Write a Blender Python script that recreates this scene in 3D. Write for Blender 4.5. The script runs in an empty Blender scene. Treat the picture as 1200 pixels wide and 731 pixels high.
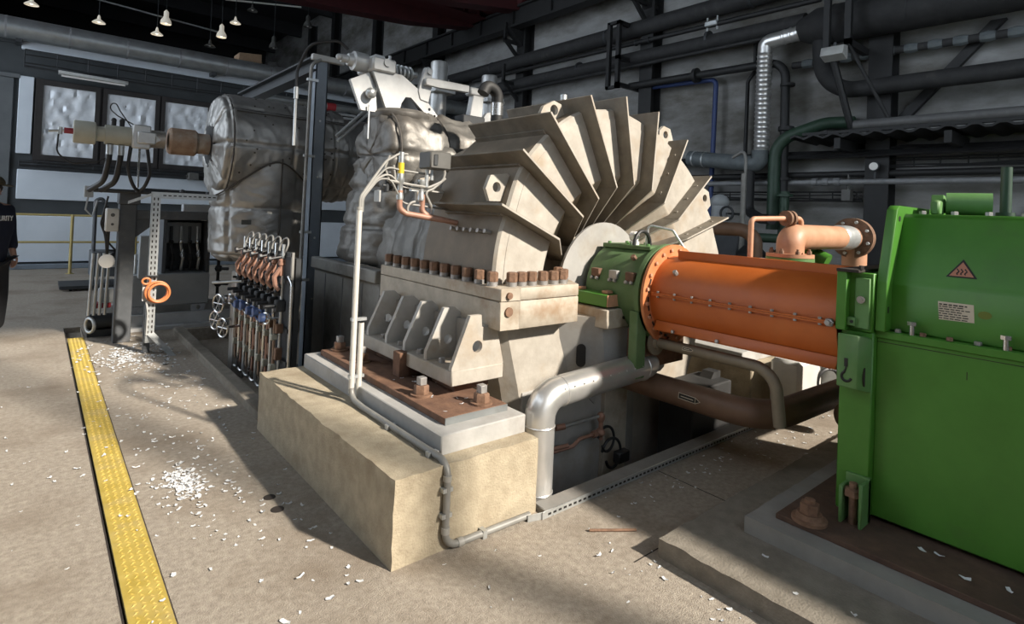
import bpy, bmesh, math, random
from mathutils import Vector, Matrix, noise
from math import pi, sin, cos, radians, hypot, atan2
random.seed(7)
SC = bpy.context.scene
COL = SC.collection
V = Vector

# ------------------------------------------------------------------ materials
MATS = {}
def mat(name, c1, c2=None, scale=6.0, rough=0.6, metal=0.0, bump=0.0, bscale=40.0, stain=None, sscale=2.0,
        slo=0.52, shi=0.72, stretch=(1, 1, 1), rvar=0.1, detail=6.0, spec=0.5):
    """Principled surface: fine colour noise, an optional larger stain and an optional bump."""
    m = bpy.data.materials.new(name); m.use_nodes = True
    nt = m.node_tree; N = nt.nodes; L = nt.links
    b = N['Principled BSDF']
    b.inputs['Metallic'].default_value = metal
    b.inputs['Specular IOR Level'].default_value = spec
    tc = N.new('ShaderNodeTexCoord'); mp = N.new('ShaderNodeMapping')
    mp.inputs['Scale'].default_value = stretch
    L.new(tc.outputs['Object'], mp.inputs['Vector'])
    n1 = N.new('ShaderNodeTexNoise'); n1.inputs['Scale'].default_value = scale
    n1.inputs['Detail'].default_value = detail; n1.inputs['Roughness'].default_value = 0.6
    L.new(mp.outputs[0], n1.inputs['Vector'])
    cr = N.new('ShaderNodeValToRGB')
    cr.color_ramp.elements[0].position = 0.3; cr.color_ramp.elements[1].position = 0.7
    cr.color_ramp.elements[0].color = (*c1, 1); cr.color_ramp.elements[1].color = (*(c2 or c1), 1)
    L.new(n1.outputs['Fac'], cr.inputs['Fac'])
    out = cr.outputs['Color']
    if stain:
        n2 = N.new('ShaderNodeTexNoise'); n2.inputs['Scale'].default_value = sscale
        n2.inputs['Detail'].default_value = 8; n2.inputs['Roughness'].default_value = 0.65
        L.new(mp.outputs[0], n2.inputs['Vector'])
        r2 = N.new('ShaderNodeValToRGB')
        r2.color_ramp.elements[0].position = slo; r2.color_ramp.elements[1].position = shi
        r2.color_ramp.elements[0].color = (0, 0, 0, 1); r2.color_ramp.elements[1].color = (1, 1, 1, 1)
        L.new(n2.outputs['Fac'], r2.inputs['Fac'])
        mx = N.new('ShaderNodeMix'); mx.data_type = 'RGBA'
        L.new(r2.outputs['Color'], mx.inputs['Factor']); L.new(out, mx.inputs['A'])
        mx.inputs['B'].default_value = (*stain, 1)
        out = mx.outputs['Result']
    L.new(out, b.inputs['Base Color'])
    mr = N.new('ShaderNodeMapRange')
    mr.inputs['To Min'].default_value = max(0.02, rough - rvar); mr.inputs['To Max'].default_value = min(1, rough + rvar)
    L.new(n1.outputs['Fac'], mr.inputs['Value']); L.new(mr.outputs[0], b.inputs['Roughness'])
    if bump:
        n3 = N.new('ShaderNodeTexNoise'); n3.inputs['Scale'].default_value = bscale; n3.inputs['Detail'].default_value = 5
        L.new(mp.outputs[0], n3.inputs['Vector'])
        bp = N.new('ShaderNodeBump'); bp.inputs['Strength'].default_value = bump; bp.inputs['Distance'].default_value = 0.01
        L.new(n3.outputs['Fac'], bp.inputs['Height']); L.new(bp.outputs[0], b.inputs['Normal'])
    MATS[name] = m
    return m

mat('floor_concrete', (.27, .23, .185), (.44, .385, .315), 34, .85, 0, .6, 150, (.22, .175, .13), 1.3, .48, .72, detail=10)
mat('plinth_concrete', (.34, .285, .20), (.49, .42, .305), 12, .9, 0, .5, 90, (.28, .22, .145), 2.2, .52, .75)
mat('step_concrete', (.19, .168, .135), (.28, .25, .205), 14, .88, 0, .5, 90, (.14, .118, .09), 2.0, .5, .72)
mat('grout_grey', (.36, .355, .34), (.47, .46, .44), 6, .7, 0, .2, 30, (.28, .25, .22), 2.6, .5, .75)
mat('grey_block_shaded', (.22, .215, .20), (.31, .30, .28), 6, .7, 0, .2, 30, (.28, .25, .22), 2.6, .5, .75)  # darker copy of the grout grey, foreground shade put into its colour
mat('cream_paint', (.37, .335, .285), (.49, .455, .395), 9, .6, 0, .12, 40, (.36, .275, .185), 3.2, .5, .78, detail=9)
mat('cream_worn', (.38, .33, .26), (.53, .47, .385), 11, .62, 0, .12, 30, (.29, .185, .105), 3.4, .5, .72)
mat('gussets_grey', (.40, .39, .365), (.52, .50, .465), 7, .55, 0, .05, 25, (.36, .29, .21), 3, .52, .75)
mat('casing_grey', (.34, .33, .315), (.44, .43, .405), 5, .5, .1, .05, 25, (.30, .25, .19), 2.4, .52, .78)
mat('rust_plate', (.12, .063, .04), (.22, .12, .073), 14, .85, 0, .3, 60, (.11, .065, .05), 3, .5, .7)
mat('rust_nut', (.15, .083, .052), (.28, .165, .105), 22, .75, .15, .3, 80)
mat('bolt_grey', (.30, .29, .28), (.46, .44, .42), 18, .5, .5, .1, 60)
mat('green_paint', (.048, .172, .018), (.066, .215, .026), 5, .42, 0, .03, 60, (.06, .13, .03), 3, .6, .85)
mat('green_dusty', (.085, .205, .055), (.12, .25, .085), 7, .55, 0, .05, 50, (.13, .17, .08), 3, .5, .8)
mat('orange_paint', (.42, .095, .014), (.50, .125, .022), 5, .45, 0, .04, 50, (.38, .12, .03), 3, .55, .85)
mat('orange_flange', (.52, .17, .06), (.62, .25, .11), 9, .55, 0, .05, 50)
mat('tan_paint', (.46, .235, .135), (.58, .32, .20), 8, .5, 0, .06, 40, (.34, .15, .08), 4, .55, .8)
mat('brown_pipe', (.13, .075, .045), (.19, .11, .07), 7, .5, 0, .05, 40, (.22, .15, .09), 3, .55, .8)
mat('khaki_pipe', (.19, .16, .115), (.26, .22, .16), 9, .5, .1, .05, 40)
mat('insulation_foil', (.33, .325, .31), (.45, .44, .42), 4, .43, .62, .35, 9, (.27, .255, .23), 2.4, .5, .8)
mat('insulation_shaded', (.15, .145, .135), (.23, .22, .20), 6, .52, .55, .6, 14, (.12, .105, .09), 2.0, .48, .75)  # darker foil copy, unlit tone of the turbine end put into colour
mat('seam_cord', (.06, .055, .05), (.1, .09, .08), 20, .8)
mat('cladding', (.66, .655, .63), (.78, .77, .75), 5, .30, .72, .12, 9, rvar=.06)
mat('cladding_grey', (.30, .32, .325), (.40, .42, .425), 5, .38, .75, .15, 8, (.26, .24, .2), 1.4, .55, .75)
mat('galvanised', (.48, .50, .50), (.64, .66, .66), 16, .42, .7, .05, 40)
mat('white_bracket', (.50, .505, .50), (.62, .625, .615), 8, .45, .35, .05, 30, (.36, .29, .2), 3, .58, .8)
mat('silver_cylinder', (.46, .46, .45), (.60, .60, .59), 10, .4, .7, .05, 40)
mat('dark_steel', (.033, .036, .039), (.052, .056, .06), 8, .55, .2, .05, 40)
mat('blue_steel', (.19, .225, .265), (.24, .28, .325), 6, .5, .1, .04, 40, (.09, .10, .115), 3, .55, .8)
mat('grey_frame', (.07, .076, .083), (.105, .112, .12), 8, .55, .1, .05, 40, (.19, .17, .15), 4, .58, .8)
mat('black_pipe', (.013, .0135, .014), (.025, .025, .025), 8, .6, .1, .1, 30)
mat('pipe_wrap', (.018, .018, .019), (.036, .036, .036), 6, .75, 0, .5, 14, (.06, .055, .05), 3, .6, .8)
mat('grey_wrap', (.10, .115, .12), (.15, .17, .175), 7, .6, .1, .35, 18)
mat('deep_green_pipe', (.022, .05, .03), (.035, .07, .045), 8, .5)
mat('blue_pipe', (.02, .04, .13), (.03, .055, .17), 8, .5)
mat('grey_pipe', (.20, .205, .21), (.28, .285, .29), 8, .5, .2)
mat('plaster_wall', (.27, .27, .265), (.36, .36, .352), 1.6, .9, 0, .15, 12, (.13, .122, .105), .7, .42, .66, stretch=(1, .6, 1.5))
mat('dark_roof', (.02, .02, .022), (.03, .03, .032), 3, .9)
mat('partition_dark', (.045, .052, .056), (.065, .073, .078), 3, .7)
mat('partition_panel', (.62, .68, .74), (.70, .76, .82), 2, .55, 0, .02, 20)
mat('partition_grey', (.10, .11, .115), (.14, .15, .155), 3, .7)
mat('window_frame', (.018, .015, .014), (.034, .029, .027), 8, .55)
mat('foil_pane', (.70, .74, .78), (.88, .91, .94), 3, .42, .25, 1.0, 5, (.66, .70, .74), 1.6, .5, .7)
mat('yellow_paint', (.43, .315, .06), (.54, .41, .11), 11, .55, 0, .1, 50, (.38, .31, .18), 3, .52, .78)
mat('yellow_rail', (.42, .33, .12), (.50, .40, .16), 8, .6)
mat('channel_dark', (.02, .016, .013), (.04, .03, .025), 10, .9)
mat('white_flake', (.60, .61, .62), (.78, .79, .80), 20, .7)
mat('white_cable', (.30, .29, .265), (.38, .37, .34), 10, .5)
mat('conduit_grey', (.22, .215, .20), (.30, .295, .275), 10, .5, .2)
mat('conduit_white', (.56, .545, .50), (.66, .645, .60), 10, .5, .1)
mat('yellow_sleeve', (.75, .52, .03), None, 5, .5)
mat('black_rubber', (.014, .014, .015), (.025, .025, .026), 8, .5)
mat('junction_box', (.085, .083, .075), (.12, .118, .11), 8, .5)
mat('light_box', (.42, .42, .40), (.52, .52, .50), 8, .5)
mat('copper_pipe', (.34, .18, .125), (.46, .26, .19), 12, .5, .15)
mat('hose_orange', (.58, .17, .05), (.68, .24, .09), 10, .5)
mat('blue_knob', (.05, .09, .22), (.09, .14, .30), 10, .45)
mat('chrome', (.55, .55, .54), (.66, .66, .65), 10, .25, .9)
mat('servo_cream', (.42, .41, .335), (.50, .49, .41), 8, .5)
mat('servo_red', (.30, .03, .045), None, 5, .5)
mat('servo_steel', (.36, .34, .31), (.50, .48, .44), 9, .4, .6, .1, 20, (.26, .17, .10), 3, .5, .75)
mat('servo_rust', (.25, .15, .095), (.40, .285, .20), 9, .65, .1, .15, 30, (.46, .42, .36), 3, .55, .75)
mat('skid_grey', (.33, .35, .36), (.40, .42, .43), 6, .5, .05, .02, 30)
mat('skid_base', (.52, .525, .52), (.62, .625, .62), 6, .6, .1)
mat('panel_grey', (.36, .375, .40), (.42, .44, .46), 6, .45)
mat('red_paint', (.32, .03, .035), None, 5, .5)
mat('crane_red', (.055, .010, .012), (.08, .016, .018), 4, .6)
mat('lamp_white', (.82, .80, .75), (.88, .86, .82), 6, .4)
mat('navy_cloth', (.008, .011, .026), (.014, .018, .036), 30, .9, 0, .2, 90)
mat('black_cloth', (.01, .011, .014), (.018, .019, .022), 30, .9, 0, .2, 90)
mat('cap_cloth', (.055, .047, .028), (.08, .068, .042), 30, .9)
mat('skin', (.42, .24, .17), (.48, .28, .20), 20, .55)
mat('hair', (.03, .022, .016), None, 20, .7)
mat('shoe', (.012, .012, .013), None, 20, .5)
mat('white_print', (.75, .76, .78), None, 20, .7)
mat('black_print', (.012, .011, .01), None, 20, .6)
mat('sign_orange', (.40, .165, .10), (.45, .19, .115), 20, .5)
mat('sign_white', (.52, .46, .36), (.58, .52, .41), 20, .5)
mat('sticker_olive', (.115, .15, .02), (.14, .175, .03), 20, .5)
mat('cardboard', (.25, .165, .10), (.32, .215, .135), 8, .8)
mat('green_crate', (.06, .12, .085), (.09, .16, .12), 8, .7)
mat('grey_cloth', (.09, .09, .088), (.14, .14, .135), 12, .9)
mat('wood', (.25, .105, .045), (.33, .15, .07), 8, .7)
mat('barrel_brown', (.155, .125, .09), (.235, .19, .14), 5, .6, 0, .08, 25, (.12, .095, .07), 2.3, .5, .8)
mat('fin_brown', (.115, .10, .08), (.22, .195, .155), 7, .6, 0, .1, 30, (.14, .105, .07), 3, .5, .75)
mat('clad_panel', (.25, .245, .23), (.34, .335, .31), 5, .5, .2, .05, 25, (.09, .085, .075), 2, .5, .75)
mat('rail_dark', (.10, .10, .10), (.14, .14, .14), 8, .5)
mat('green_bearing', (.075, .15, .05), (.125, .205, .09), 8, .6, 0, .06, 50, (.17, .17, .11), 3, .5, .8)
mat('rust_shaded', (.07, .04, .028), (.13, .078, .052), 14, .85, 0, .3, 60, (.06, .04, .03), 3, .5, .7)  # darker rust copy, shade beside the gearbox put into its colour
mat('pit_steel', (.03, .03, .03), (.05, .05, .05), 8, .6, .2)
mat('machine_white', (.55, .54, .51), (.66, .65, .61), 8, .5)

def glow(name, col, s):
    m = mat(name, col, None, 6, .4); b = m.node_tree.nodes['Principled BSDF']
    b.inputs['Emission Color'].default_value = (*col, 1); b.inputs['Emission Strength'].default_value = s
glow('lamp_glow_shade', (.86, .80, .68), .32); glow('lamp_bulb', (1, .92, .75), 2.0)  # emission set on shade and bulb to keep the lamps bright
# ------------------------------------------------------------------ mesh helpers
def nb(): return bmesh.new()

def box(bm, x0, x1, y0, y1, z0, z1, bev=0.0, rz=0.0, piv=None):
    vs = [bm.verts.new((x, y, z)) for x in (x0, x1) for y in (y0, y1) for z in (z0, z1)]
    idx = [(0, 1, 3, 2), (4, 6, 7, 5), (0, 4, 5, 1), (2, 3, 7, 6), (0, 2, 6, 4), (1, 5, 7, 3)]
    fs = [bm.faces.new([vs[i] for i in f]) for f in idx]
    if rz:
        p = V(piv) if piv else V(((x0 + x1) / 2, (y0 + y1) / 2, 0))
        bmesh.ops.rotate(bm, verts=vs, cent=p, matrix=Matrix.Rotation(rz, 3, 'Z'))
    if bev:
        es = list({e for f in fs for e in f.edges})
        bmesh.ops.bevel(bm, geom=es, offset=bev, segments=1, affect='EDGES')
    return bm

def prism(bm, poly, vec, bev=0.0):
    """Polygon (3-D points) pushed along vec."""
    vec = V(vec)
    a = [bm.verts.new(p) for p in poly]; b = [bm.verts.new(V(p) + vec) for p in poly]
    n = len(a); fs = [bm.faces.new(a[::-1]), bm.faces.new(b)]
    for i in range(n):
        fs.append(bm.faces.new((a[i], a[(i + 1) % n], b[(i + 1) % n], b[i])))
    if bev:
        bmesh.ops.bevel(bm, geom=list({e for f in fs for e in f.edges}), offset=bev, segments=1, affect='EDGES')
    return bm

def plate_hole(bm, poly, vec, holes):
    """Polygon plate pushed along vec, with through holes (lists of 3-D points)."""
    vec = V(vec)
    def ring(pts):
        vs = [bm.verts.new(p) for p in pts]
        return vs, [bm.edges.new((vs[i], vs[(i + 1) % len(vs)])) for i in range(len(vs))]
    loops = [ring(poly)] + [ring(h) for h in holes]
    es = [e for l in loops for e in l[1]]
    r = bmesh.ops.triangle_fill(bm, use_beauty=True, use_dissolve=False, edges=es)
    fs = [g for g in r['geom'] if isinstance(g, bmesh.types.BMFace)]
    ex = bmesh.ops.extrude_face_region(bm, geom=fs, use_keep_orig=True)
    bmesh.ops.translate(bm, verts=[g for g in ex['geom'] if isinstance(g, bmesh.types.BMVert)], vec=vec)
    return bm

def basis(d):
    d = V(d).normalized()
    u = d.cross(V((0, 0, 1)))
    if u.length < 1e-4: u = d.cross(V((0, 1, 0)))
    u.normalize(); return d, u, d.cross(u).normalized()

def circ(c, d, r, n=16, ph=0.0, sx=1.0):
    d, u, w = basis(d); c = V(c)
    return [c + u * (r * sx * cos(2 * pi * i / n + ph)) + w * (r * sin(2 * pi * i / n + ph)) for i in range(n)]

def lathe(bm, prof, o, d, seg=20, ph=0.0, cap=True):
    """prof = [(along, radius)...] around the axis o + t*d."""
    dn, u, w = basis(d); o = V(o); rings = []
    for t, r in prof:
        rings.append([bm.verts.new(o + dn * t + u * (r * cos(2 * pi * i / seg + ph)) + w * (r * sin(2 * pi * i / seg + ph))) for i in range(seg)])
    for a, b in zip(rings, rings[1:]):
        for i in range(seg):
            bm.faces.new((a[i], a[(i + 1) % seg], b[(i + 1) % seg], b[i]))
    if cap:
        if prof[0][1] > 1e-5: bm.faces.new(rings[0][::-1])
        if prof[-1][1] > 1e-5: bm.faces.new(rings[-1])
    return bm

def cyl(bm, p, q, r, seg=16, ph=0.0):
    p = V(p); q = V(q)
    return lathe(bm, [(0, r), ((q - p).length, r)], p, q - p, seg, ph)

def fillet(pts, r, n=6):
    pts = [V(p) for p in pts]; out = [pts[0]]
    for a, b, c in zip(pts, pts[1:], pts[2:]):
        u = (a - b); w = (c - b); lu, lw = u.length, w.length
        u.normalize(); w.normalize()
        ang = u.angle(w)
        if ang > 3.1: out.append(b); continue
        t = min(r / math.tan(ang / 2), lu * .49, lw * .49); rr = t * math.tan(ang / 2)
        p0 = b + u * t; p1 = b + w * t; ctr = b + (u + w).normalized() * (rr / sin(ang / 2))
        for i in range(n + 1):
            f = i / n
            v0 = p0 - ctr; v1 = p1 - ctr; th = v0.angle(v1)
            s = sin(th) or 1
            out.append(ctr + v0 * (sin((1 - f) * th) / s) + v1 * (sin(f * th) / s))
    out.append(pts[-1]); return out

def tube(bm, pts, r, seg=10, closed=False, rad=None):
    pts = [V(p) for p in pts]; n = len(pts); rings = []
    t0 = (pts[1] - pts[0]).normalized(); _, u, _ = basis(t0)
    for i, p in enumerate(pts):
        if closed: t = (pts[(i + 1) % n] - pts[i - 1])
        elif i == 0: t = pts[1] - pts[0]
        elif i == n - 1: t = pts[-1] - pts[-2]
        else: t = (pts[i + 1] - p).normalized() + (p - pts[i - 1]).normalized()
        t.normalize()
        u = (u - t * u.dot(t)); u.normalize(); w = t.cross(u)
        rr = rad(i / (n - 1)) if rad else r
        rings.append([bm.verts.new(p + u * (rr * cos(2 * pi * k / seg)) + w * (rr * sin(2 * pi * k / seg))) for k in range(seg)])
    for i in range(n if closed else n - 1):
        a, b = rings[i], rings[(i + 1) % n]
        for k in range(seg): bm.faces.new((a[k], a[(k + 1) % seg], b[(k + 1) % seg], b[k]))
    if not closed:
        bm.faces.new(rings[0][::-1]); bm.faces.new(rings[-1])
    return bm

def pipe(bm, pts, r, bend=0.15, seg=14): return tube(bm, fillet(pts, bend), r, seg)

def hexbolt(bm, p, d, r, h, stud=0.0):
    d = V(d).normalized(); p = V(p)
    lathe(bm, [(0, r), (h * .86, r), (h, r * .82)], p, d, 6, random.random())
    if stud: lathe(bm, [(h, r * .55), (h + stud, r * .55)], p, d, 10)
    return bm

def sphere(bm, c, r, sx=1, sy=1, sz=1, seg=16):
    res = bmesh.ops.create_uvsphere(bm, u_segments=seg, v_segments=seg // 2, radius=r)
    for v in res['verts']: v.co = V((v.co.x * sx + c[0], v.co.y * sy + c[1], v.co.z * sz + c[2]))
    return bm

# ------------------------------------------------------------------ scene helpers
ROOT = {}
def finish(bm, name, m, off, sharp=38):
    bmesh.ops.recalc_face_normals(bm, faces=bm.faces)
    if off.length: bmesh.ops.translate(bm, verts=bm.verts, vec=-off)
    for f in bm.faces: f.smooth = True
    lim = radians(sharp)
    for e in bm.edges:
        if len(e.link_faces) == 2 and e.calc_face_angle(0) > lim: e.smooth = False
    me = bpy.data.meshes.new(name); bm.to_mesh(me); bm.free()
    for mm in (m if isinstance(m, (list, tuple)) else [m]):
        me.materials.append(MATS[mm])
    return me

def root_of(o):
    while o.parent: o = o.parent
    return o

def thing(name, label, cat, loc, group=None):
    o = bpy.data.objects.new(name, None); COL.objects.link(o)
    o.location = loc; o.empty_display_size = .1; o['label'] = label; o['category'] = cat
    if group: o['group'] = group
    ROOT[o.name] = V(loc)
    return o

SPLIT = set('needle_valve clip foot_shim ring_bolt cover_bolt clamp_bolt bolt top_bolt foot_bolt stud connector rung pocket_bolt bleed_cap cladding_seam duct_band cladding_band joist stiffener foil_wrap cable arm strut crossbar seam_cord cladding_joint base_beam saddle drain_tube tube sleeve oil_pipe copper_tube walkway glazing_bar cable_loop bracket hanger'.split())
def islands(bm):
    """Loose pieces of a mesh, each as a mesh of its own."""
    bm.verts.index_update(); left = set(bm.verts); out = []
    while left:
        s = left.pop(); comp = {s}; st = [s]
        while st:
            v = st.pop()
            for e in v.link_edges:
                o = e.other_vert(v)
                if o not in comp: comp.add(o); st.append(o)
        left -= comp; nbm = bmesh.new(); mp = {v: nbm.verts.new(v.co) for v in comp}
        for f in {f for v in comp for f in v.link_faces}: nbm.faces.new([mp[v] for v in f.verts])
        out.append(nbm)
    bm.free(); return out
def part(name, bm, m, parent, label=None, sharp=38):
    if name in SPLIT:
        ps = islands(bm)
        if len(ps) > 1:
            for b in ps[1:]: part1(name, b, m, parent, label, sharp)
        bm = ps[0]
    return part1(name, bm, m, parent, label, sharp)
def part1(name, bm, m, parent, label=None, sharp=38):
    r = root_of(parent)
    me = finish(bm, name, m, ROOT[r.name], sharp)
    o = bpy.data.objects.new(name, me); COL.objects.link(o); o.parent = parent
    if label: o['label'] = label
    return o

def single(name, bm, m, label, cat, group=None, kind=None, sharp=38):
    xs = [v.co.x for v in bm.verts]; ys = [v.co.y for v in bm.verts]; zs = [v.co.z for v in bm.verts]
    loc = V(((min(xs) + max(xs)) / 2, (min(ys) + max(ys)) / 2, min(zs)))
    me = finish(bm, name, m, loc, sharp)
    o = bpy.data.objects.new(name, me); COL.objects.link(o); o.location = loc; ROOT[o.name] = loc
    o['label'] = label; o['category'] = cat
    if group: o['group'] = group
    if kind: o['kind'] = kind
    return o

def struct(name, bm, m, sharp=38):
    me = finish(bm, name, m, V((0, 0, 0)), sharp)
    o = bpy.data.objects.new(name, me); COL.objects.link(o); o['kind'] = 'structure'; ROOT[o.name] = V((0, 0, 0))
    return o

def dup(root, delta, label=None, rz=None):
    c = root.copy(); COL.objects.link(c); c.location = root.location + V(delta); ROOT[c.name] = V(c.location)
    if rz is not None: c.rotation_euler.z = rz
    if label: c['label'] = label
    def rec(src, dst):
        for ch in list(src.children):
            k = ch.copy(); COL.objects.link(k); k.parent = dst; rec(ch, k)
    rec(root, c); return c

def dup_part(o, delta):
    k = o.copy(); COL.objects.link(k); k.location = o.location + V(delta); return k

def text_part(name, s, size, mtx, m, parent, ext=0.001):
    cu = bpy.data.curves.new('lettering', 'FONT'); cu.body = s; cu.size = size; cu.extrude = ext
    cu.align_x = 'CENTER'; cu.align_y = 'CENTER'
    t = bpy.data.objects.new('lettering', cu); COL.objects.link(t)
    bpy.context.view_layer.update()
    me = bpy.data.meshes.new_from_object(t.evaluated_get(bpy.context.evaluated_depsgraph_get()))
    bpy.data.objects.remove(t); bpy.data.curves.remove(cu)
    off = ROOT[root_of(parent).name]
    me.transform(Matrix.Translation(-off) @ mtx)
    me.name = name; me.materials.clear(); me.materials.append(MATS[m])
    o = bpy.data.objects.new(name, me); COL.objects.link(o); o.parent = parent
    return o
# ================================================================== camera, light
cd = bpy.data.cameras.new('camera'); cam = bpy.data.objects.new('camera', cd); COL.objects.link(cam)
cd.sensor_width = 36; cd.sensor_fit = 'HORIZONTAL'; cd.lens = 36 * 662.9 / 1200
cd.shift_y = -(365.5 - 241.08) / 1200; cd.clip_end = 200; cd.clip_start = .05
_p, _r, _y = -0.0134910367, 0.0426299415, 0.69916429
R0 = Matrix(((cos(_y), -sin(_y), 0), (0, 0, -1), (sin(_y), cos(_y), 0)))
Rx = Matrix(((1, 0, 0), (0, cos(_p), -sin(_p)), (0, sin(_p), cos(_p))))
Rz = Matrix(((cos(_r), -sin(_r), 0), (sin(_r), cos(_r), 0), (0, 0, 1)))
RC = Rz @ Rx @ R0
M3 = Matrix((RC[0], -RC[1], -RC[2])).transposed()
cam.matrix_world = Matrix.Translation((0, 0, 1.6)) @ M3.to_4x4()
SC.camera = cam

sd = bpy.data.lights.new('sun', 'SUN'); sd.energy = 7.9; sd.angle = radians(2.2); sd.color = (1, .915, .80)
so = bpy.data.objects.new('sun', sd); COL.objects.link(so)
so.rotation_euler = V((-.302, .780, -.545)).to_track_quat('-Z', 'Y').to_euler(); so.location = (5, -12, 14)
w = bpy.data.worlds.new('sky'); SC.world = w; w.use_nodes = True
NW = w.node_tree.nodes; LW = w.node_tree.links                    # overcast-blue sky, west side brightened to lift the partition
bg = NW['Background']; bg.inputs[0].default_value = (.79, .885, 1, 1)
tcw = NW.new('ShaderNodeTexCoord'); sxw = NW.new('ShaderNodeSeparateXYZ'); mrw = NW.new('ShaderNodeMapRange')
LW.new(tcw.outputs['Generated'], sxw.inputs[0]); LW.new(sxw.outputs['X'], mrw.inputs['Value'])
mrw.inputs['From Min'].default_value = -.15; mrw.inputs['From Max'].default_value = -.85
mrw.inputs['To Min'].default_value = .9; mrw.inputs['To Max'].default_value = 3.4
LW.new(mrw.outputs[0], bg.inputs[1])
vs = SC.view_settings; vs.view_transform = 'Standard'; vs.look = 'None'; vs.gamma = 1; vs.exposure = 0.0; vs.use_curve_mapping = False
SC.cycles.max_bounces = 8; SC.cycles.diffuse_bounces = 5; SC.cycles.glossy_bounces = 4
SC.cycles.sample_clamp_indirect = 6; SC.cycles.caustics_reflective = False

# ================================================================== the hall
XL, XR, YF, YB, ZC = -5.5, 12.0, -4.5, 42.0, 12.5
bm = nb()
def slab(x0, x1, y0, y1, z=0.0, t=.3): box(bm, x0, x1, y0, y1, z - t, z)
slab(XL, .318, YF, 8.6); slab(.473, 1.43, YF, 8.6); slab(XL, 1.43, 8.6, 20)
slab(.318, .473, YF, 8.6, -.06, .24)                              # bed of the floor channel
slab(1.43, 2.13, YF, 4.25); slab(2.13, 4.6, YF, 2.26); slab(4.6, XR, YF, 20)
slab(1.43, 4.6, 7.9, 20); slab(1.43, 4.6, 4.25, 7.9, -.15, .2)    # shallow recess under the steam end
slab(2.13, 4.6, 2.26, 4.25, -1.4, .2)                             # bottom of the pit
box(bm, 2.13, 4.6, 2.20, 2.26, -1.4, -.3); box(bm, 4.6, 4.66, 2.26, 4.25, -1.4, -.3)
box(bm, 2.07, 2.13, 2.26, 4.25, -1.4, -.3); box(bm, 2.13, 4.6, 4.25, 4.31, -1.4, -.35)
slab(XL, XR, 20, YB)
struct('floor', bm, 'floor_concrete')

bm = nb(); box(bm, XL, XR, YF, YB, ZC, ZC + .2)
for y in range(0, 42, 5): box(bm, XL, XR, y - .12, y + .12, ZC - .7, ZC)
struct('ceiling', bm, 'dark_roof')
bm = nb(); box(bm, XR, XR + .25, YF, YB, -.3, ZC); struct('wall_right', bm, 'plaster_wall')
bm = nb(); box(bm, XL, XR, YB, YB + .2, 0, ZC); struct('wall_back', bm, 'dark_roof')
bm = nb()                                                         # glazed wall behind the photographer
box(bm, XL, XR, YF - .25, YF, 0, 1.6); box(bm, XL, XR, YF - .25, YF, 9.2, ZC); box(bm, XL, -1.2, YF - .25, YF, 1.6, 9.2); box(bm, 8.6, XR, YF - .25, YF, 1.6, 9.2)
for x in (.6, 4.12, 8.0): box(bm, x, x + .1, YF - .25, YF, 1.6, 9.2)
struct('wall_front', bm, 'plaster_wall')
bm = nb()  # unseen side wall, wide opening added to light the partition
box(bm, XL - .25, XL, YF, 7.5, 0, 6.6); box(bm, XL - .25, XL, 15.9, YB, 0, .9); box(bm, XL - .25, XL, YF, 7.5, 9.0, ZC); box(bm, XL - .25, XL, 7.5, YB, 11.5, ZC); box(bm, XL - .25, XL, 22, YB, .9, 11.5)
for y in (-4.5, -.5, 3.5, 7.5, 15.6): box(bm, XL - .25, XL, y, y + .3, 0, 11.5)
struct('wall_left', bm, 'plaster_wall')

# ---- low building across the hall: wall with foil-covered windows
YP = 15.7
bm = nb(); box(bm, XL, XR, YP + .06, YP + .2, 0, 4.75); box(bm, XL, XR, YP, 20, 4.7, 4.85); struct('wall_partition', bm, 'partition_dark')
bm = nb()
for x0, x1 in ((-.33, 3.9), (4.0, 8.2)): box(bm, x0, x1, YP - .01, YP + .06, 1.47, 2.09, .01)
for x0, x1 in ((-.31, 3.9), (4.0, 8.2)): box(bm, x0, x1, YP - .01, YP + .06, .14, 1.12, .01)
struct('trim_1', bm, 'partition_panel')
bm = nb(); box(bm, XL, -.45, YP - .01, YP + .06, .1, 3.98, .01); box(bm, XL, -.36, YP - .04, YP + .06, 3.98, 4.06)
struct('trim_2', bm, 'partition_grey')
bm = nb(); box(bm, -.37, -.13, YP - .03, YP + .06, 2.42, 4.04, .008); box(bm, -.36, 8.2, YP - .10, YP + .06, 4.60, 4.80, .01)
struct('trim_3', bm, 'partition_panel')
bm = nb(); box(bm, -.10, 5.6, YP - .03, YP + .06, 2.26, 4.03, .006); struct('trim_7', bm, 'window_frame')
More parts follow.
